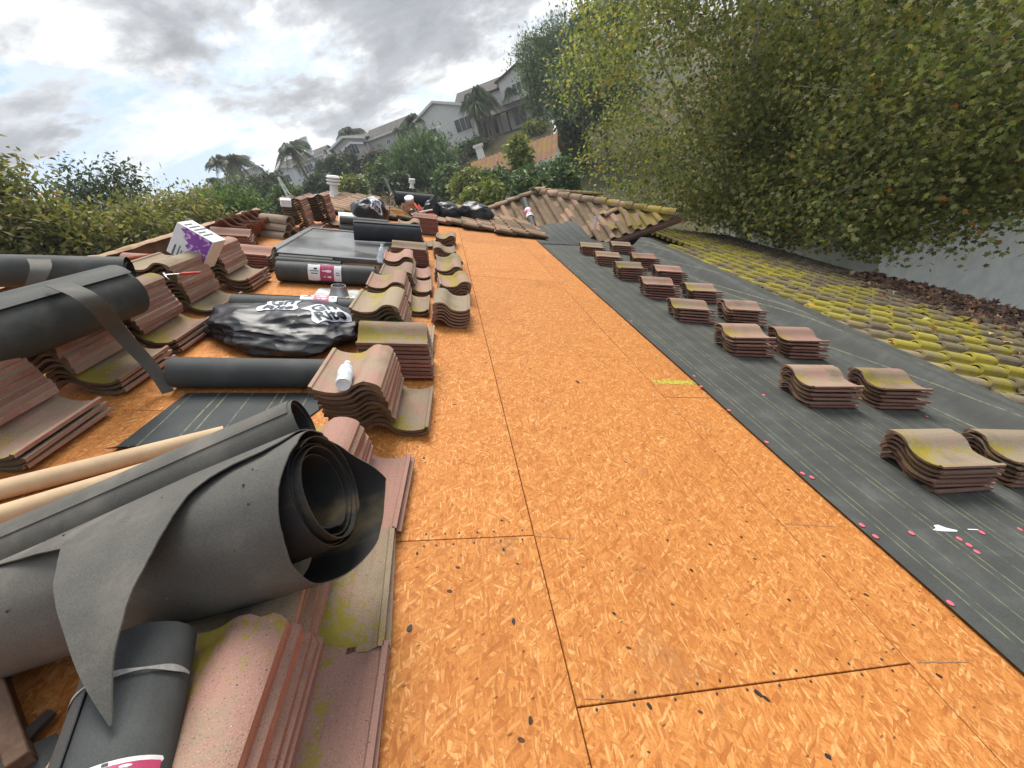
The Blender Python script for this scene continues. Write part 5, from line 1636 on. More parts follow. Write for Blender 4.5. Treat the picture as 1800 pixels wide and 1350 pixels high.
put('vent_pipe', mb.mesh('vent_pipe', M['lead'], 40), None, on_roof(*P(694, 352, .1), .08, 0, 0, -SLOPE), 'slim grey vent pipe left of the wide dark roll', 'pipe')
mb = MB(); mb.box(-.22, .22, -.03, .03, 0, .03)
put('white_lath', bevel_mesh(mb, 'white_lath', M['trim'], .003), None, on_roof(*P(570, 346, .12), .13, .1), 'white lath lying on the far tiles', 'lath')
# green edged tips of stakes behind the ridge pile
for k, (px, py) in enumerate([(522, 368), (536, 360)]):
    mb = MB(); mb.tube([(0, 0, 0), (0, 0, .34)], .014, 6)
    put('wooden_stake', mb.mesh('wooden_stake', M['cream'], 40), None, on_roof(*P(px, py + 12, .2), .2, 0, .2, -.5 - .1 * k), ['left thin stake behind the tall stack', 'right thin stake behind the tall stack'][k], 'stake', 'thin stakes')

# ------------------------------------------------------------------ foliage machinery
def star_leaf():
    lob = [(90, 1.0), (64, .50), (38, .92), (8, .40), (-22, .62), (-60, .30), (-90, .34), (-120, .30), (202, .62), (172, .40), (142, .92), (116, .50)]
    pts = [(0.0, 0.0, 0.0)] + [(r * math.cos(math.radians(a)), r * math.sin(math.radians(a)), -0.22 * r * r) for a, r in lob]
    n = len(lob)
    return np.array(pts), np.array([(0, 1 + i, 1 + (i + 1) % n) for i in range(n)])
def oval_leaf():
    return np.array([(0, -1, 0), (.42, -.1, .10), (0, 1, -.12), (-.42, -.1, .10)], float), np.array([(0, 1, 2), (0, 2, 3)])
def tuft_leaf():
    return np.array([(0, -1, 0), (.16, 0, .0), (0, 1, -.1), (-.16, 0, .0), (-.9, .2, 0), (-.1, .14, 0), (.9, .35, 0), (.1, .12, 0)], float), np.array([(0, 1, 2), (0, 2, 3), (4, 3, 5), (6, 7, 1)])
STAR, OVAL, TUFT = star_leaf(), oval_leaf(), tuft_leaf()
def frames(n, up=0.6, droop=None):
    """random leaf frames: normals biased upwards"""
    nor = rng.normal(size=(n, 3)); nor[:, 2] = np.abs(nor[:, 2]) * 0.6 + up
    nor /= np.linalg.norm(nor, axis=1)[:, None]
    t = rng.normal(size=(n, 3))
    if droop is not None:
        t += np.array([0, 0, -droop])
    t -= nor * (t * nor).sum(1)[:, None]
    t /= np.linalg.norm(t, axis=1)[:, None]
    return np.cross(t, nor), t, nor
def cloud_mesh(name, pos, size, cols, shape, mat, up=0.6, droop=None):
    tv, tf = shape
    n, k = len(pos), len(tv)
    x, y, z = frames(n, up, droop)
    s = np.asarray(size)[:, None, None]
    V = pos[:, None, :] + s * (tv[None, :, 0:1] * x[:, None, :] + tv[None, :, 1:2] * y[:, None, :] + tv[None, :, 2:3] * z[:, None, :])
    F = (tf[None] + (np.arange(n) * k)[:, None, None]).reshape(-1, 3)
    me = bpy.data.meshes.new(name)
    me.vertices.add(n * k); me.vertices.foreach_set('co', V.reshape(-1))
    me.loops.add(len(F) * 3); me.loops.foreach_set('vertex_index', F.reshape(-1).astype(np.int32))
    me.polygons.add(len(F)); me.polygons.foreach_set('loop_start', np.arange(len(F), dtype=np.int32) * 3)
    me.polygons.foreach_set('loop_total', np.full(len(F), 3, np.int32))
    at = me.attributes.new('Col', 'FLOAT_COLOR', 'POINT')
    c4_ = np.ones((n * k, 4), np.float32); c4_[:, :3] = np.repeat(cols, k, 0)
    at.data.foreach_set('color', c4_.reshape(-1))
    me.materials.append(mat)
    me.update(); me.validate()
    return me
def pick_cols(n, pal, jitter=0.22):
    cs = np.array([p[1] for p in pal]); w = np.array([p[0] for p in pal], float); w /= w.sum()
    c = cs[rng.choice(len(pal), n, p=w)]
    return np.clip(c * (1 + jitter * rng.normal(size=(n, 1))) * (1 + 0.06 * rng.normal(size=(n, 3))), 0.004, 0.9)
def clumps_in(ells, n, shell=0.55):
    out = []
    vol = np.array([e_[1][0] * e_[1][1] * e_[1][2] for e_ in ells]) ** 0.75
    for e_, cnt in zip(ells, rng.multinomial(n, vol / vol.sum())):
        d = rng.normal(size=(cnt, 3)); d /= np.linalg.norm(d, axis=1)[:, None]
        r = rng.uniform(shell ** 3, 1, cnt) ** (1 / 3)
        out.append(np.array(e_[0]) + d * r[:, None] * np.array(e_[1]))
    return np.concatenate(out)
def leafy(clumps, per, sigma, bias=None):
    n = len(clumps) * per
    p = np.repeat(clumps, per, 0) + rng.normal(size=(n, 3)) * np.array(sigma)
    return p
def limb_mesh(base, top, clumps, r0, n_limbs, mat, name='trunk', seg=9, wig=0.25, fork=0.35):
    mb = MB()
    base, top = Vector(base), Vector(top)
    L = (top - base).length
    path = [base + (top - base) * t + Vector((wig * fbm((t * 2, r0 * 31, 1)), wig * fbm((t * 2, 5, r0 * 17)), 0)) * (1 if 0 < t else 0) for t in np.linspace(0, 1, 9)]
    mb.tube(path, [r0 * (1 - 0.75 * t) + (0.25 * r0 if t == 0 else 0) for t in np.linspace(0, 1, 9)], seg)
    idx = rng.permutation(len(clumps))[:n_limbs]
    for i in idx:
        tgt = Vector(clumps[i])
        t0 = rng.uniform(fork, 0.95)
        a = path[int(t0 * 8)]
        mid_ = a.lerp(tgt, 0.5) + Vector((0, 0, 0.10 * (tgt - a).length)) + Vector(rng.normal(size=3) * 0.06 * (tgt - a).length)
        q = [a, a.lerp(mid_, .5) + Vector((0, 0, .03 * (tgt - a).length)), mid_, mid_.lerp(tgt, .55), tgt]
        rr = r0 * (1 - 0.7 * t0) * 0.45
        mb.tube(q, [rr, rr * .8, rr * .55, rr * .34, rr * .12], 6)
    return mb.mesh(name, mat, 60)
def add_tree(name, label, cat, ells, n_cl, per, sigma, size, pal, shape=OVAL, base=None, r0=0.2, limbs=14, bark='bark', mat='leaf_far', up=0.5, droop=None, shell=0.5, group=None, above=None):
    cl = clumps_in(ells, n_cl, shell)
    if above is not None:
        cl = cl[above(cl)]
    pos = leafy(cl, per, sigma)
    if above is not None:
        pos = pos[above(pos)]
    c0 = np.mean([e_[0] for e_ in ells], 0)
    if base is None:
        base = (c0[0], c0[1], ground_z(c0[0], c0[1]) - 0.2)
    e = empty(name, Matrix.Translation(base), label, cat, group)
    off = Matrix.Translation(-Vector(base))
    top = (c0[0], c0[1], c0[2] + 0.35 * np.mean([e_[1][2] for e_ in ells]))
    t = put('trunk', limb_mesh(base, top, cl, r0, limbs, M[bark]), e, off)
    sz = rng.uniform(0.65, 1.2, len(pos)) * size
    me = cloud_mesh('crown', pos, sz, pick_cols(len(pos), pal), shape, M[mat], up, droop)
    cr = put('crown', me, e, off)
    return e, cr, pos, sz, cl

# ------------------------------------------------------------------ sycamores at the eave
SYC = [(5, (0.185, 0.215, 0.066)), (4, (0.265, 0.275, 0.092)), (2.4, (0.360, 0.345, 0.135)), (1.0, (0.38, 0.35, 0.160)), (0.07, (0.45, 0.24, 0.045)), (0.035, (0.55, 0.17, 0.040)), (0.8, (0.075, 0.105, 0.032))]
def clear_of_roofs(p):
    v = p[:, 0] * CS - p[:, 2] * SS
    w = p[:, 0] * SS + p[:, 2] * CS
    ok = (w > 0.38) | (v > V_EAVE + 0.3)
    ok &= ~((p[:, 0] > 10.3) & (p[:, 1] > 8.9) & (p[:, 2] < -2.6))
    return ok & ~((p[:, 0] < 6.3) & (p[:, 1] < 14.6) & (p[:, 2] < 1.2))
def sycamore(label, ells, base, n_cl, per, n_single, seed_limbs=26):
    cl = clumps_in(ells, n_cl, 0.45)
    cl = cl[clear_of_roofs(cl)]
    pos = leafy(cl, per, (0.36, 0.36, 0.26))
    pos = pos[clear_of_roofs(pos)]
    sz = rng.uniform(0.052, 0.105, len(pos))
    cols = pick_cols(len(pos), SYC)
    e = empty('sycamore_tree', Matrix.Translation(base), label, 'tree', 'sycamores overhanging the eave')
    off = Matrix.Translation(-Vector(base))
    c0 = np.mean([q[0] for q in ells], 0)
    put('trunk', limb_mesh(base, (c0[0], c0[1], c0[2] + 2.2), cl, 0.26, seed_limbs, M['bark_pale']), e, off)
    # the leaves that show largest are single pieces
    q = (pos - np.array(CAM)) @ np.array(RW)
    px = 900 + F_PX * q[:, 0] / q[:, 2]; py = 675 + F_PX * q[:, 1] / q[:, 2]
    inn = (q[:, 2] > 0.5) & (px > 0) & (px < 1800) & (py > 0) & (py < 1350)
    d = np.linalg.norm(pos - np.array(CAM), axis=1)
    score = np.where(inn, sz / d, 0)
    top = np.argsort(-score)[:n_single]
    rest_ = np.ones(len(pos), bool); rest_[top] = False
    cr = put('crown', cloud_mesh('crown', pos[rest_], sz[rest_], cols[rest_], STAR, M['leaf'], 0.45, 0.5), e, off, kind='stuff')
    metas = []
    for k in range(10):
        metas.append(cloud_mesh('leaf', np.zeros((1, 3)), np.array([1.0]), pick_cols(1, SYC), STAR, M['leaf'], 5.0))
    for i in top:
        m_ = Matrix.Translation(pos[i]) @ Matrix.Rotation(rng.uniform(0, 6.28), 4, 'Z') @ Matrix.Rotation(rng.normal(0, .6), 4, 'X') @ Matrix.Rotation(rng.normal(0, .5), 4, 'Y') @ Matrix.Scale(float(sz[i]), 4)
        put('leaf', metas[int(rng.integers(10))], cr, m_)
    return e
sycamore('tall olive sycamore behind the wing roof, yellowing leaves', [((9.6, 15.6, 0.8), (4.6, 4.2, 5.6)), ((11.5, 13.0, 3.5), (5.0, 4.5, 4.0)), ((8.6, 13.2, -1.2), (2.6, 2.4, 1.9)), ((13.0, 14.5, -1.5), (4.5, 3.5, 3.0)), ((10.0, 12.2, -2.6), (3.4, 1.6, 1.6)), ((9.0, 12.4, -3.0), (1.8, 2.2, 1.1))], (10.2, 14.6, -6.8), 1450, 60, 60, 34)
sycamore('wide sycamore hanging over the mossy eave at the right', [((12.5, 8.2, 0.6), (4.6, 4.2, 4.4)), ((10.6, 8.6, -1.6), (2.2, 2.6, 1.5)), ((17.0, 9.0, 0.0), (4.5, 4.5, 4.5)), ((9.6, 9.6, -2.3), (2.2, 2.8, 1.0)), ((11.2, 7.2, -2.0), (1.6, 1.1, .7)), ((9.1, 10.0, -2.75), (1.5, 2.8, .95)), ((9.6, 7.8, -2.9), (.9, 1.2, .5)), ((11.2, 7.9, -2.7), (1.5, .8, .6)), ((10.4, 6.6, -2.3), (1.0, .9, .4)), ((11.2, 7.6, -2.2), (1.3, 1.2, .45))], (15.6, 6.6, -7.2), 1250, 60, 240, 40)

# fallen sycamore leaves: single ones on the tiles, a drift against the eave
DRY = [(4, (0.170, 0.085, 0.050)), (4, (0.105, 0.055, 0.038)), (0.5, (0.42, 0.22, 0.10)), (3, (0.060, 0.038, 0.030)), (0.5, (0.38, 0.28, 0.18))]
dry_me = [cloud_mesh('fallen_leaf', np.zeros((1, 3)), np.array([1.0]), pick_cols(1, [(1, c)], 0.05), STAR, M['litter'], 6.0) for c in ((0.55, 0.26, 0.10), (0.42, 0.20, 0.085), (0.48, 0.36, 0.22), (0.22, 0.11, 0.06), (0.56, 0.33, 0.13))]
spots = [(1425, 535, 0), (1612, 576, 0), (1640, 578, 0), (1474, 572, 0), (1630, 560, 2), (1562, 600, 0), (1265, 430, 2), (1290, 440, 4), (1236, 436, 2), (1330, 470, 3), (1550, 520, 3), (1690, 545, 0), (1740, 585, 2), (1770, 600, 4), (1500, 545, 3), (1400, 505, 1), (1380, 485, 4), (1300, 455, 2), (1600, 540, 1), (1665, 556, 2), (1715, 565, 1), (1790, 615, 1), (1757, 690, 2), (1420, 520, 3)]
for k, (px, py, c) in enumerate(spots):
    v, y = P(px, py, 0.12)
    o = put('fallen_leaf', dry_me[c], None, ROOF @ Matrix.Translation((v, y, 0.125)) @ Matrix.Rotation(rng.uniform(0, 6.28), 4, 'Z') @ Matrix.Rotation(rng.normal(0, .35), 4, 'X') @ Matrix.Scale(rng.uniform(.07, .11), 4),
            ('orange dry leaf lying singly on the mossy tiles', 'rust brown dry leaf lying singly on the mossy tiles', 'pale straw leaf lying singly on the mossy tiles', 'dark brown leaf lying singly on the mossy tiles', 'golden dry leaf lying singly on the mossy tiles')[c], 'leaf', 'dry leaves lying singly on the mossy tiles')
nl = 8200
vv_ = V_EAVE - np.abs(rng.normal(0, 0.85, nl)); yy_ = rng.uniform(1.0, 7.6, nl)
keepm = rng.uniform(0, 1, nl) < np.clip(1.15 - (yy_ - 4.2) / 3.6, 0.10, 1) * np.clip((vv_ - 7.2) / 1.6, 0.05, 1)
vv_, yy_ = vv_[keepm], yy_[keepm]
ww_ = 0.10 + rng.uniform(0, 0.13, len(vv_)) * np.clip((vv_ - 8.0) / 1.4, 0.2, 1)
lp = np.stack([vv_ * CS + ww_ * SS, yy_, -vv_ * SS + ww_ * CS], 1)
put('leaf_litter', cloud_mesh('leaf_litter', lp, rng.uniform(.05, .10, len(lp)), pick_cols(len(lp), DRY), STAR, M['litter'], 0.5), None, None, 'drift of brown dead leaves along the mossy eave', 'leaf litter', None, 'stuff')
nl = 900
lp = np.stack([rng.normal(-1.05, .28, nl), rng.normal(11.6, .45, nl), 0.09 + np.abs(rng.normal(0, .10, nl))], 1)
lp = lp @ np.array(M3).T
put('leaf_heap', cloud_mesh('leaf_heap', lp, rng.uniform(.03, .07, nl), pick_cols(nl, [(3, (0.20, 0.175, 0.125)), (2, (0.12, 0.10, 0.07)), (1, (0.33, 0.29, 0.22))]), OVAL, M['litter'], 0.5), None, None, 'grey brown heap of dry debris on the far tiles', 'leaf litter', None, 'stuff')

# ------------------------------------------------------------------ trees left of the ridge
OLIVE = [(4, (0.160, 0.165, 0.062)), (3, (0.225, 0.215, 0.090)), (1.8, (0.33, 0.30, 0.145)), (2, (0.095, 0.110, 0.042)), (0.12, (0.40, 0.22, 0.09))]
DARKG = [(4, (0.050, 0.075, 0.038)), (3, (0.075, 0.105, 0.052)), (1, (0.115, 0.140, 0.070))]
MIDG = [(4, (0.085, 0.140, 0.055)), (3, (0.125, 0.185, 0.072)), (1.4, (0.180, 0.230, 0.090)), (1, (0.050, 0.085, 0.036))]
LIME = [(4, (0.165, 0.205, 0.050)), (3, (0.250, 0.265, 0.065)), (1.5, (0.34, 0.32, 0.090)), (1.5, (0.085, 0.125, 0.040))]
BLUEG = [(4, (0.055, 0.085, 0.060)), (3, (0.080, 0.115, 0.080)), (1, (0.12, 0.15, 0.10))]
def ell_px(px, py, depth, rx_px, ry_px, ry_d=None):
    c = at_depth(px, py, depth)
    s = depth / F_PX
    return ((c.x, c.y, c.z), (rx_px * s, (ry_d if ry_d else rx_px * s), ry_px * s))
Gl = 'trees left of the ridge'
add_tree('olive_tree', 'pale olive tree at the far left edge, upright twigs', 'tree', [ell_px(20, 400, 9.0, 70, 75), ell_px(70, 425, 9.5, 60, 50), ell_px(5, 340, 9.0, 30, 50), ell_px(55, 350, 9.2, 16, 55)], 150, 46, (.28, .28, .30), 0.085, OLIVE, OVAL, None, .12, 40, 'bark', 'leaf', 0.3, -0.8, 0.3, Gl)
add_tree('dark_oak', 'dark green oak standing above the olive foliage, branches showing', 'tree', [ell_px(128, 322, 18, 36, 34), ell_px(200, 335, 18, 50, 40), ell_px(165, 370, 18, 80, 40), ell_px(235, 360, 18, 26, 26)], 130, 40, (.34, .34, .24), 0.11, DARKG, OVAL, None, .26, 46, 'bark_dark', 'leaf_far', 0.4, None, 0.3, Gl)
for k, (px, py, dp, rx, ry, lab) in enumerate([(140, 432, 10.5, 75, 38, 'olive foliage behind the black rolls'), (235, 418, 12, 75, 40, 'olive foliage above the ridge beside the dark oak'), (320, 398, 14, 70, 38, 'olive foliage above the purple carton'), (400, 372, 17, 55, 32, 'olive foliage behind the leaning tile row'), (300, 352, 22, 36, 22, 'thin sprigs rising against the clouds')]):
    add_tree('olive_tree', lab, 'tree', [ell_px(px, py, dp, rx, ry)], 110 if k < 4 else 26, 46 if k < 4 else 14, (.30, .30, .26), 0.095, OLIVE if k != 3 else MIDG, OVAL, None, .14, 26, 'bark', 'leaf', 0.35, -0.3, 0.2, Gl)

# ------------------------------------------------------------------ trees and shrubs on the hillside
Gh = 'planting on the hillside'
def shrub(name, label, ells, n_cl, per, size, pal, shape=OVAL, sig=.45, limbs=8, droop=None, up=.5, bark='bark_dark', r0=.14, group=Gh):
    return add_tree(name, label, 'tree' if 'tree' in name else 'shrub', ells, n_cl, per, (sig, sig, sig * .85), size, pal, shape, None, r0, limbs, bark, 'leaf_far', up, droop, 0.35, group)
shrub('pepper_tree', 'tall feathery tree on the skyline, left of the sycamore', [ell_px(945, 100, 46, 34, 32), ell_px(960, 150, 46, 38, 45), ell_px(985, 110, 46, 30, 70)], 230, 48, .30, MIDG, TUFT, .75, 26, 1.6, .2, 'bark', .30)
shrub('pepper_tree', 'dense dark tree between feathery tree and sycamore', [ell_px(1045, 80, 40, 55, 52), ell_px(1010, 175, 42, 42, 50), ell_px(1075, 40, 38, 50, 40), ell_px(1060, 150, 36, 60, 60)], 300, 48, .28, DARKG + MIDG, OVAL, .7, 22, 1.0, .3, 'bark', .32)
shrub('weeping_tree', 'large drooping bright green tree below the pale gabled house', [ell_px(745, 282, 44, 48, 42), ell_px(715, 300, 43, 30, 36), ell_px(778, 300, 43, 30, 36)], 180, 50, .36, [(3, (0.095, 0.155, 0.070)), (3, (0.130, 0.200, 0.090)), (1.5, (0.180, 0.245, 0.110))], TUFT, .55, 16, 2.6, .1, 'bark', .26)
for k, (px, py, dp, rx, ry, pal, lab) in enumerate([
        (430, 352, 62, 36, 26, DARKG, 'dark shrub under the left palms'), (475, 338, 58, 34, 28, DARKG, 'broad dark purple green shrub behind the ridge tiles'), (430, 372, 34, 22, 16, BLUEG, 'pale blue green bush behind the ridge tiles'), (505, 352, 36, 24, 18, MIDG, 'mid green bush beside the white mast'),
        (597, 306, 60, 15, 28, DARKG, 'dark cypress shaped tree left of the beige house'), (622, 303, 64, 11, 26, DARKG, 'narrow dark tree before the beige house'), (560, 332, 50, 26, 16, DARKG, 'dark shrub below the white house'), (662, 285, 60, 18, 9, [(3, (0.10, 0.075, 0.05)), (2, (0.075, 0.085, 0.045))], 'reddish shrub under the gable window'),
        (620, 330, 40, 18, 14, LIME, 'lime green bush beside the white vent'), (672, 310, 44, 24, 20, MIDG, 'green bush below the balcony'), (690, 330, 40, 30, 18, DARKG, 'dark hedge behind the vent pipe'), (712, 277, 58, 16, 12, DARKG, 'dark tree right of the beige house'), (575, 308, 66, 9, 16, BLUEG, 'slim grey green tree before the white house'),
        (825, 330, 30, 30, 26, LIME, 'yellow green shrub behind the far bags'), (868, 327, 30, 30, 22, MIDG, 'tall leafy shrub before the orange roofed house'), (916, 280, 29, 11, 30, LIME, 'light green tree top before the orange roof'), (935, 325, 27, 40, 24, MIDG, 'green shrub above the wing ridge'), (850, 345, 24, 34, 16, LIME, 'lime shrub behind the wing ridge'),
        (790, 322, 40, 26, 24, MIDG, 'green shrub beside the pale palm trunk'), (992, 318, 24, 18, 30, MIDG, 'drooping green branches beside the arched house'), (830, 262, 54, 22, 9, MIDG, 'green hedge under the balconied house'), (938, 232, 54, 16, 10, LIME, 'bright bush on the bank before the balconied house'), (365, 345, 80, 24, 12, LIME, 'light green bush on the far left slope'), (330, 360, 90, 40, 12, DARKG, 'dark scrub on the far left slope'), (1008, 250, 40, 22, 55, DARKG, 'dark green tree against the sycamore edge')]):
    shrub('hillside_tree' if ry > 30 else 'shrub', lab, [ell_px(px, py, dp, rx, ry)], 70, 44, .10 + .0042 * dp, pal, OVAL, .10 + .006 * dp, 6)

# ---- palms
def palm(px_c, py_c, depth, r_px, base_py, label, fr=38, pal=((0.045, 0.068, 0.034), (0.085, 0.112, 0.052)), shag=0.0, lean=0.0, droop=1.0):
    c = at_depth(px_c, py_c, depth)
    s = depth / F_PX
    Rr = r_px * s * 1.25
    gz = ground_z(c.x, c.y)
    base = Vector((c.x + lean, c.y, gz - .3))
    e = empty('palm_tree', Matrix.Translation(base), label, 'palm', 'palms on the hillside')
    off = Matrix.Translation(-base)
    mb = MB()
    mb.tube([base, base.lerp(c, .4) + Vector((.12, 0, 0)), base.lerp(c, .8), c], [Rr * .085, Rr * .065, Rr * .06, Rr * .075], 8)
    put('trunk', mb.mesh('trunk', M['bark'], 60), e, off)
    vs, fs, cl = [], [], []
    for k in range(fr):
        az = 2 * PI * k / fr * 2.4 + random.uniform(-.2, .2)
        el = random.uniform(-.35, 1.35)
        d = Vector((math.cos(az) * math.cos(el), math.sin(az) * math.cos(el), math.sin(el)))
        L = Rr * random.uniform(.85, 1.15)
        side = d.cross(Vector((0, 0, 1))).normalized()
        n = 13
        spine = []
        for i in range(n + 1):
            t = i / n
            spine.append(c + d * L * t + Vector((0, 0, -droop * .75 * L * t * t)))
        col = [random.uniform(.7, 1.25) * (pal[0][q] + (pal[1][q] - pal[0][q]) * random.random()) for q in range(3)]
        if el < -.1:
            col = [col[0] * 1.5, col[1] * 1.15, col[2] * .8]
        for i in range(1, n + 1):
            t = i / n
            wl_ = L * .36 * math.sin(PI * min(1, t * .9 + .12)) ** .7
            tang = (spine[i] - spine[i - 1]).normalized()
            for sg in (-1, 1):
                b = len(vs)
                p = spine[i]
                tip = p + side * sg * wl_ * .55 + tang * wl_ * .35 + Vector((0, 0, -wl_ * .62 * droop))
                vs += [p, p - tang * L * .085, tip]
                fs.append((b, b + 1, b + 2)); cl += [col] * 3
        for i in range(n):
            b = len(vs); hw = side * L * .012
            vs += [spine[i] - hw, spine[i] + hw, spine[i + 1] + hw, spine[i + 1] - hw]
            fs.append((b, b + 1, b + 2, b + 3)); cl += [col] * 4
    mb = MB().add(vs, fs)
    me = mb.mesh('crown', M['leaf_far'])
    at = me.attributes.new('Col', 'FLOAT_COLOR', 'POINT')
    at.data.foreach_set('color', np.concatenate([np.array(cl, np.float32), np.ones((len(cl), 1), np.float32)], 1).reshape(-1))
    put('crown', me, e, off)
for a in [(383, 284, 74, 24, 0, 'leftmost tall palm of the left palm group'), (412, 284, 72, 30, 0, 'broad palm right in the left palm group'), (372, 318, 70, 15, 0, 'short palm at the foot of the left palm group'),
          (512, 262, 70, 34, 0, 'bushy palm left of the white house'), (722, 212, 60, 24, 0, 'palm on the skyline beside the pale gable'), (697, 229, 60, 9, 0, 'tiny palm left of the skyline palm'),
          (824, 172, 55, 20, 0, 'left palm of the dense palm clump'), (838, 160, 54, 24, 0, 'tallest palm of the dense palm clump'), (853, 176, 55, 22, 0, 'right palm of the dense palm clump'), (836, 186, 53, 22, 0, 'drooping palm in front of the dense clump'),
          (894, 158, 58, 15, 0, 'thin palm standing before the balconied house'), (612, 234, 84, 24, 0, 'palm behind the beige house roof'), (628, 232, 86, 14, 0, 'small palm behind the beige house ridge')]:
    palm(a[0], a[1], a[2], a[3], a[4], a[5], droop=1.25 if a[0] > 800 else 1.0)
# pale pollarded palm trunk
c = at_depth(816, 283, 33); b_ = at_depth(833, 325, 33)
e = empty('palm_stump', Matrix.Translation((c.x, c.y, c.z - 3.4)), 'pale bare palm trunk with a shaggy top', 'palm')
mb = MB(); mb.tube([(0, 0, 0), (0, 0, 1.8), (0, 0, 2.9)], [.36, .33, .30], 10)
put('trunk', mb.mesh('trunk', M['trim'], 60), e)
mb = MB()
for k in range(60):
    az = random.uniform(0, 6.28); z = 2.8 + random.uniform(0, .95)
    mb.tube([(.28 * math.cos(az), .28 * math.sin(az), z), (.5 * math.cos(az), .5 * math.sin(az), z + .35)], [.06, .02], 4)
put('old_frond_bases', mb.mesh('old_frond_bases', M['bark'], 40), e)

# ------------------------------------------------------------------ houses on the hill
def block_roof(kind, x0, x1, y0, y1, H, pitch, ov=0.45, th=0.16, wave=None):
    mb = MB()
    t = math.tan(pitch)
    def slab(p):      # quad given ccw seen from above
        q = [Vector(a) for a in p]
        n = (q[1] - q[0]).cross(q[2] - q[0]).normalized()
        if wave and len(q) == 4:
            nu = int((q[1] - q[0]).length / wave * 4)
            def fn(a, b):
                p0 = q[0].lerp(q[1], a); p1 = q[3].lerp(q[2], a)
                return p0.lerp(p1, b) + n * (0.07 * max(-.3, math.sin(a * nu / 4 * 2 * PI)))
            mb.shell(fn, nu, 1, th)
        else:
            m2 = [a - n * th for a in q]
            k = len(q)
            mb.add(q + m2, [tuple(range(k)), tuple(range(2 * k - 1, k - 1, -1))] + [(i, k + i, k + (i + 1) % k, (i + 1) % k) for i in range(k)])
    xm, ym = (x0 + x1) / 2, (y0 + y1) / 2
    a0, a1, b0, b1 = x0 - ov, x1 + ov, y0 - ov, y1 + ov
    e_ = H - ov * t + th
    if kind == 'gable_front':        # ridge runs back
        zr = H + (x1 - x0) / 2 * t + th
        slab([(a0, b1, e_), (a0, b0, e_), (xm, b0, zr), (xm, b1, zr)])
        slab([(a1, b0, e_), (a1, b1, e_), (xm, b1, zr), (xm, b0, zr)])
    elif kind == 'gable_side':
        zr = H + (y1 - y0) / 2 * t + th
        slab([(a0, b0, e_), (a1, b0, e_), (a1, ym, zr), (a0, ym, zr)])
        slab([(a1, b1, e_), (a0, b1, e_), (a0, ym, zr), (a1, ym, zr)])
    else:
        hd = (y1 - y0) / 2 + ov
        zr = e_ + hd * t
        xa, xb = a0 + hd, max(a0 + hd, a1 - hd)
        slab([(a0, b0, e_), (a1, b0, e_), (xb, ym, zr), (xa, ym, zr)])
        slab([(a1, b1, e_), (a0, b1, e_), (xa, ym, zr), (xb, ym, zr)])
        slab([(a0, b1, e_), (a0, b0, e_), (xa, ym, zr)])
        slab([(a1, b0, e_), (a1, b1, e_), (xb, ym, zr)])
    return mb
def block_wall(kind, x0, x1, y0, y1, H, pitch, below=3.0):
    mb = MB()
    mb.box(x0, x1, y0, y1, -below, H)
    t = math.tan(pitch)
    xm, ym = (x0 + x1) / 2, (y0 + y1) / 2
    if kind == 'gable_front':
        z = H + (x1 - x0) / 2 * t
        mb.add([(x0, y0, H), (x1, y0, H), (xm, y0, z), (x0, y1, H), (x1, y1, H), (xm, y1, z)], [(0, 1, 2), (5, 4, 3), (1, 4, 5, 2), (0, 2, 5, 3)])
    elif kind == 'gable_side':
        z = H + (y1 - y0) / 2 * t
        mb.add([(x0, y0, H), (x0, y1, H), (x0, ym, z), (x1, y0, H), (x1, y1, H), (x1, ym, z)], [(0, 2, 1), (3, 4, 5), (0, 3, 5, 2), (1, 2, 5, 4)])
    return mb
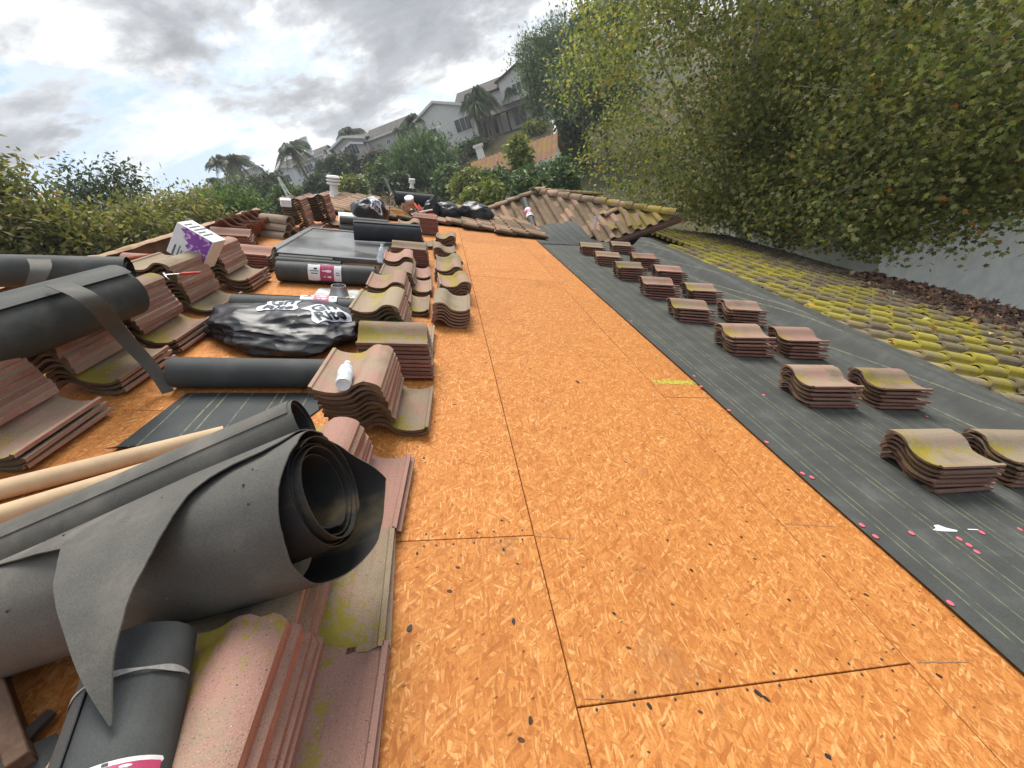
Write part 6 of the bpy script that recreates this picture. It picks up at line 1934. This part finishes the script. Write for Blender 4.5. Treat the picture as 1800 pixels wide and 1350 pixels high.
def far_house(base, yaw, blocks, wall, roof, label, windows=(), pitch=22, chimneys=(), wave=None, extras=None, fascia='trim'):
    e = empty('hillside_house', Matrix.Translation(base) @ Matrix.Rotation(yaw, 4, 'Z'), label, 'house', 'houses on the hillside')
    pt = math.radians(pitch)
    for (kind, x0, x1, y0, y1, H) in blocks:
        put('wall', block_wall(kind, x0, x1, y0, y1, H, pt).mesh('wall', M[wall]), e)
        r = put('roof', block_roof(kind, x0, x1, y0, y1, H, pt, wave=wave).mesh('roof', M[roof], 40), e)
        if kind == 'gable_front':        # bargeboards
            t = math.tan(pt); xm = (x0 + x1) / 2; zr = H + (x1 - x0) / 2 * t + .16
            for sx, xe in ((-1, x0 - .45), (1, x1 + .45)):
                mb = MB()
                ze = H - .45 * t + .16
                mb.add([(xe, y0 - .50, ze), (xm, y0 - .50, zr), (xm, y0 - .50, zr - .30), (xe, y0 - .50, ze - .30), (xe, y0 - .453, ze), (xm, y0 - .453, zr), (xm, y0 - .453, zr - .30), (xe, y0 - .453, ze - .30)],
                       [(0, 1, 2, 3), (7, 6, 5, 4), (0, 4, 5, 1), (3, 2, 6, 7), (0, 3, 7, 4)])
                put('bargeboard', mb.mesh('bargeboard', M[fascia]), r)
        else:
            mb = MB(); ze = H - .45 * math.tan(pt)
            mb.box(x0 - .45, x1 + .45, y0 - .50, y0 - .455, ze - .14, ze + .14)
            put('fascia', mb.mesh('fascia', M[fascia]), r)
    for (x, y, z, w, h, *mull) in windows:
        mb = MB()
        f_ = .09
        mb.box(x - w / 2 - f_, x - w / 2, y - .07, y + .02, z - f_, z + h + f_)
        mb.box(x + w / 2, x + w / 2 + f_, y - .07, y + .02, z - f_, z + h + f_)
        mb.box(x - w / 2, x + w / 2, y - .07, y + .02, z + h, z + h + f_)
        mb.box(x - w / 2, x + w / 2, y - .07, y + .02, z - f_, z)
        nm_ = mull[0] if mull else 1
        for k in range(1, nm_ + 1):
            xx = x - w / 2 + w * k / (nm_ + 1)
            mb.box(xx - .03, xx + .03, y - .06, y + .02, z, z + h)
        wdw = put('window', mb.mesh('window', M['trim']), e)
        mb = MB(); mb.box(x - w / 2, x + w / 2, y - .03, y - .012, z, z + h)
        put('pane', mb.mesh('pane', M['pane']), wdw)
    for (x, y, w, d, z0, z1) in chimneys:
        mb = MB(); mb.box(x - w / 2, x + w / 2, y - d / 2, y + d / 2, z0, z1)
        ch = put('chimney', mb.mesh('chimney', M[wall]), e)
        mb = MB(); mb.box(x - w / 2 - .12, x + w / 2 + .12, y - d / 2 - .12, y + d / 2 + .12, z1 + .002, z1 + .25)
        put('chimney_cap', mb.mesh('chimney_cap', M['trim']), ch)
    if extras:
        extras(e)
    return e
def b_at(px, py, d):
    return at_depth(px, py, d)
def h5x(e):
    # patio cover and balcony
    mb = MB(); mb.add([(-3.4, -5.0, 2.5), (4.2, -5.0, 2.5), (4.2, -2.05, 3.3), (-3.4, -2.05, 3.3), (-3.4, -5.0, 2.3), (4.2, -5.0, 2.3), (4.2, -2.05, 3.1), (-3.4, -2.05, 3.1)], [(0, 1, 2, 3), (7, 6, 5, 4), (0, 4, 5, 1), (1, 5, 6, 2), (3, 7, 4, 0)])
    pc = put('patio_cover', mb.mesh('patio_cover', M['timber_dark']), e)
    for x in (-3.2, -.8, 1.6, 4.0):
        mb = MB(); mb.box(x - .12, x + .12, -4.9, -4.66, -.5, 2.3)
        put('post', mb.mesh('post', M['timber_dark']), pc)
    mb = MB(); mb.box(-7.0, -2.2, -2.2, -.1, 2.65, 2.85)
    bl = put('balcony', mb.mesh('balcony', M['stucco_beige']), e)
    mb = MB(); mb.box(-7.0, -2.2, -2.2, -2.14, 3.65, 3.75)
    for k in range(17):
        mb.box(-6.95 + .29 * k, -6.91 + .29 * k, -2.19, -2.15, 2.85, 3.65)
    put('railing', mb.mesh('railing', M['timber_dark']), bl)
    for x in (-6.8, -2.5):
        mb = MB(); mb.box(x - .16, x + .16, -2.1, -1.8, -.5, 2.65)
        put('post', mb.mesh('post', M['stucco_beige']), bl)
far_house(b_at(912, 224, 62), math.radians(-14), [('gable_side', -8.0, 6.8, 0, 9, 5.6), ('gable_front', -1.2, 5.2, -2, 6, 6.2)], 'stucco_pale', 'roof_grey', 'two storey pale house with balcony and dark patio cover',
          [(1.2, -2, 3.9, 1.2, 1.3), (3.6, -2, 3.9, 1.2, 1.3), (-5.6, 0, 3.2, 1.5, 1.7), (-3.6, 0, 3.2, 1.1, 1.7), (-5.4, 0, .2, 2.2, 2.1, 2), (-3.0, 0, .2, 1.2, 2.1), (.6, -2, .3, 1.6, 2.0), (3.2, -2, .3, 1.4, 1.5)], 18, (), None, h5x, 'timber_dark')
far_house(b_at(786, 250, 61), math.radians(-16), [('gable_front', -5.2, 5.0, 0, 11, 3.3)], 'stucco_pale', 'roof_grey', 'pale single gabled house above the drooping tree', [(3.2, 0, .6, 2.4, 1.6, 2), (-1.6, 0, 1.0, 1.3, 1.2)], 21)
far_house(b_at(668, 296, 67), math.radians(-12), [('gable_front', -6.2, -.2, -1.0, 8, 4.7), ('gable_front', -3.6, -.4, -2.2, -1.0, 4.0), ('gable_side', -.2, 7.4, .4, 8, 4.3)], 'stucco_beige', 'roof_grey', 'beige house with stepped front gables', [(-2.0, -2.2, 2.9, 1.5, 1.3, 2), (-2.0, -2.2, .2, 1.6, 1.9), (3.0, .4, 2.8, .6, .5), (5.6, .4, 2.6, 1.6, 1.0, 2), (1.4, .4, .3, 1.2, 1.3)], 18)
far_house(b_at(548, 322, 82), math.radians(-6), [('gable_side', -5.0, 4.8, 0, 8, 4.0), ('gable_front', -5.2, -1.4, -2.2, 2, 3.6)], 'stucco_white', 'roof_grey', 'white house with tall chimney beside the bushy palm', [(1.0, 0, 1.8, 1.8, 1.3, 2), (3.4, 0, 1.8, 1.0, 1.2), (-3.3, -2.2, 1.4, 1.6, 1.2, 2)], 17, [(2.2, 1.2, 1.0, .9, 0, 7.4)])
far_house(b_at(428, 338, 96), math.radians(8), [('gable_side', -4.8, 5.0, 0, 7, 2.9)], 'stucco_beige', 'roof_grey', 'low beige house behind the left palms', [(-2.0, 0, .9, 1.4, 1.1), (2.2, 0, .9, 1.2, 1.1)], 20)
# the white house with the arch and orange tiles
def arch(e):
    mb = MB()
    n = 14; r = 0.85; zc_ = 0.25; x_c = 4.0; y_ = -1.56
    pts = [(x_c - r, -2.4)] + [(x_c - r * math.cos(PI * k / n), zc_ + r * math.sin(PI * k / n)) for k in range(n + 1)] + [(x_c + r, -2.4)]
    inner_ = [(x_c + (x - x_c) * .86, z if z < 0 else zc_ + (z - zc_) * .86) for x, z in pts]
    k = len(pts)
    mb.add([(x, y_, z) for x, z in pts] + [(x, y_, z) for x, z in inner_] + [(x, y_ + .055, z) for x, z in pts], [(i, i + 1, k + i + 1, k + i) for i in range(k - 1)] + [(i, 2 * k + i, 2 * k + i + 1, i + 1) for i in range(k - 1)])
    a_ = put('arch', mb.mesh('arch', M['stucco_white']), e)
    mb = MB(); mb.add([(x, y_ + .03, z) for x, z in inner_], [tuple(range(k))])
    put('arch_shade', mb.mesh('arch_shade', M['pane']), a_)  # flat dark sheet stands for the shade inside the open arch
far_house(b_at(880, 345, 36), math.radians(-20), [('gable_side', -2.4, 2.6, 0, 6.4, 1.75), ('gable_side', 2.3, 5.4, -1.5, 4.6, 1.85)], 'stucco_white', 'roof_orange', 'white stucco house with orange barrel tile roof and arch', [(-1.0, 0, -.4, 1.0, 1.2)], 21, [(-1.9, 4.6, .6, .5, 1.5, 4.1)], 0.42, arch, 'trim')
# retaining kerb and path on the bank
bk = [at_depth(x, y, d) for x, y, d in ((968, 212, 58), (980, 235, 52), (998, 268, 44))]
mb = MB(); mb.tube([p + Vector((0, 0, .0)) for p in bk], [.55, .5, .45], 6)
put('bank_kerb', mb.mesh('bank_kerb', M['trim'], 30), None, None, 'white concrete drain running down the bank', 'drain')
bw = [at_depth(x, y, d) for x, y, d in ((600, 322, 58), (640, 306, 58), (668, 292, 58))]
for k in range(2):
    a, b = bw[k], bw[k + 1]
    mb = MB()
    mb.add([(a.x, a.y, a.z - 2), (b.x, b.y, b.z - 2), (b.x, b.y, b.z), (a.x, a.y, a.z), (a.x, a.y + .4, a.z - 2), (b.x, b.y + .4, b.z - 2), (b.x, b.y + .4, b.z), (a.x, a.y + .4, a.z)], [(0, 1, 2, 3), (3, 2, 6, 7), (7, 6, 5, 4), (0, 3, 7, 4), (1, 5, 6, 2)])
    put('garden_wall', mb.mesh('garden_wall', M['trim']), None, None, ['lower run of white garden wall below the beige house', 'upper run of white garden wall below the beige house'][k], 'wall', 'white garden walls')
# lattice mast left of the far roof
t0, t1 = at_depth(508, 346, 26), at_depth(503, 318, 26)
e = empty('lattice_mast', Matrix.Translation(t0 - Vector((0, 0, 2))), 'slim white lattice mast behind the tall stacks', 'mast')
h_ = (t1 - t0).z + 2.3
mb = MB()
for k in range(3):
    a = k * 2.094
    mb.tube([(.32 * math.cos(a), .32 * math.sin(a), 0), (.05 * math.cos(a), .05 * math.sin(a), h_)], .03, 5)
put('leg_frame', mb.mesh('leg_frame', M['trim'], 40), e)
mb = MB()
for j in range(9):
    z0, z1 = h_ * j / 9, h_ * (j + 1) / 9
    f0, f1 = .32 - .27 * j / 9, .32 - .27 * (j + 1) / 9
    for k in range(3):
        a, b = k * 2.094, (k + 1) * 2.094
        mb.tube([(f0 * math.cos(a), f0 * math.sin(a), z0), (f1 * math.cos(b), f1 * math.sin(b), z1)], .018, 4)
put('lattice', mb.mesh('lattice', M['trim'], 40), e)

# neighbour's house beyond the eave at the right
nb = empty('neighbour_house', Matrix.Translation((10.9, 9.55, -6.65)), 'pale grey stucco neighbour house below the sycamore at right', 'house')
mb = MB(); mb.box(0, 16, 0, 8, -4.5, 3.25)
put('wall', mb.mesh('wall', M['stucco']), nb)
put('roof', block_roof('hip', 0, 16, 0, 8, 3.25, math.radians(20), .55, .2).mesh('roof', M['roof_grey'], 40), nb)
mb = MB(); mb.box(-.55, 16.55, -.60, -.555, 3.0, 3.28)
put('fascia', mb.mesh('fascia', M['timber_dark']), nb)
mb = MB(); mb.box(-.6, 16.6, -.72, -.605, 3.10, 3.22)
put('gutter', mb.mesh('gutter', M['trim']), nb)
for x in (9.0, 12.5):
    mb = MB(); mb.box(x - .75, x + .75, -.06, .02, 1.0, 2.3)
    w_ = put('window', mb.mesh('window', M['trim']), nb)
    mb = MB(); mb.box(x - .66, x + .66, -.08, -.062, 1.08, 2.22)
    put('pane', mb.mesh('pane', M['pane']), w_)

# ------------------------------------------------------------------ damp air over the hillside
hz_m = bpy.data.materials.new('haze_air')
hz_m.use_nodes = True
ht = hz_m.node_tree; ht.nodes.clear()
ho = ht.nodes.new('ShaderNodeOutputMaterial'); hv = ht.nodes.new('ShaderNodeVolumePrincipled')
hv.inputs['Color'].default_value = (0.86, 0.90, 0.95, 1)
hv.inputs['Density'].default_value = 0.0008
hv.inputs['Anisotropy'].default_value = 0.3
ht.links.new(hv.outputs[0], ho.inputs['Volume'])
mb = MB(); mb.box(-2600, 2600, -2600, 2700, -30, 52)
put('haze', mb.mesh('haze', hz_m), None, None, None, None, None, 'stuff')
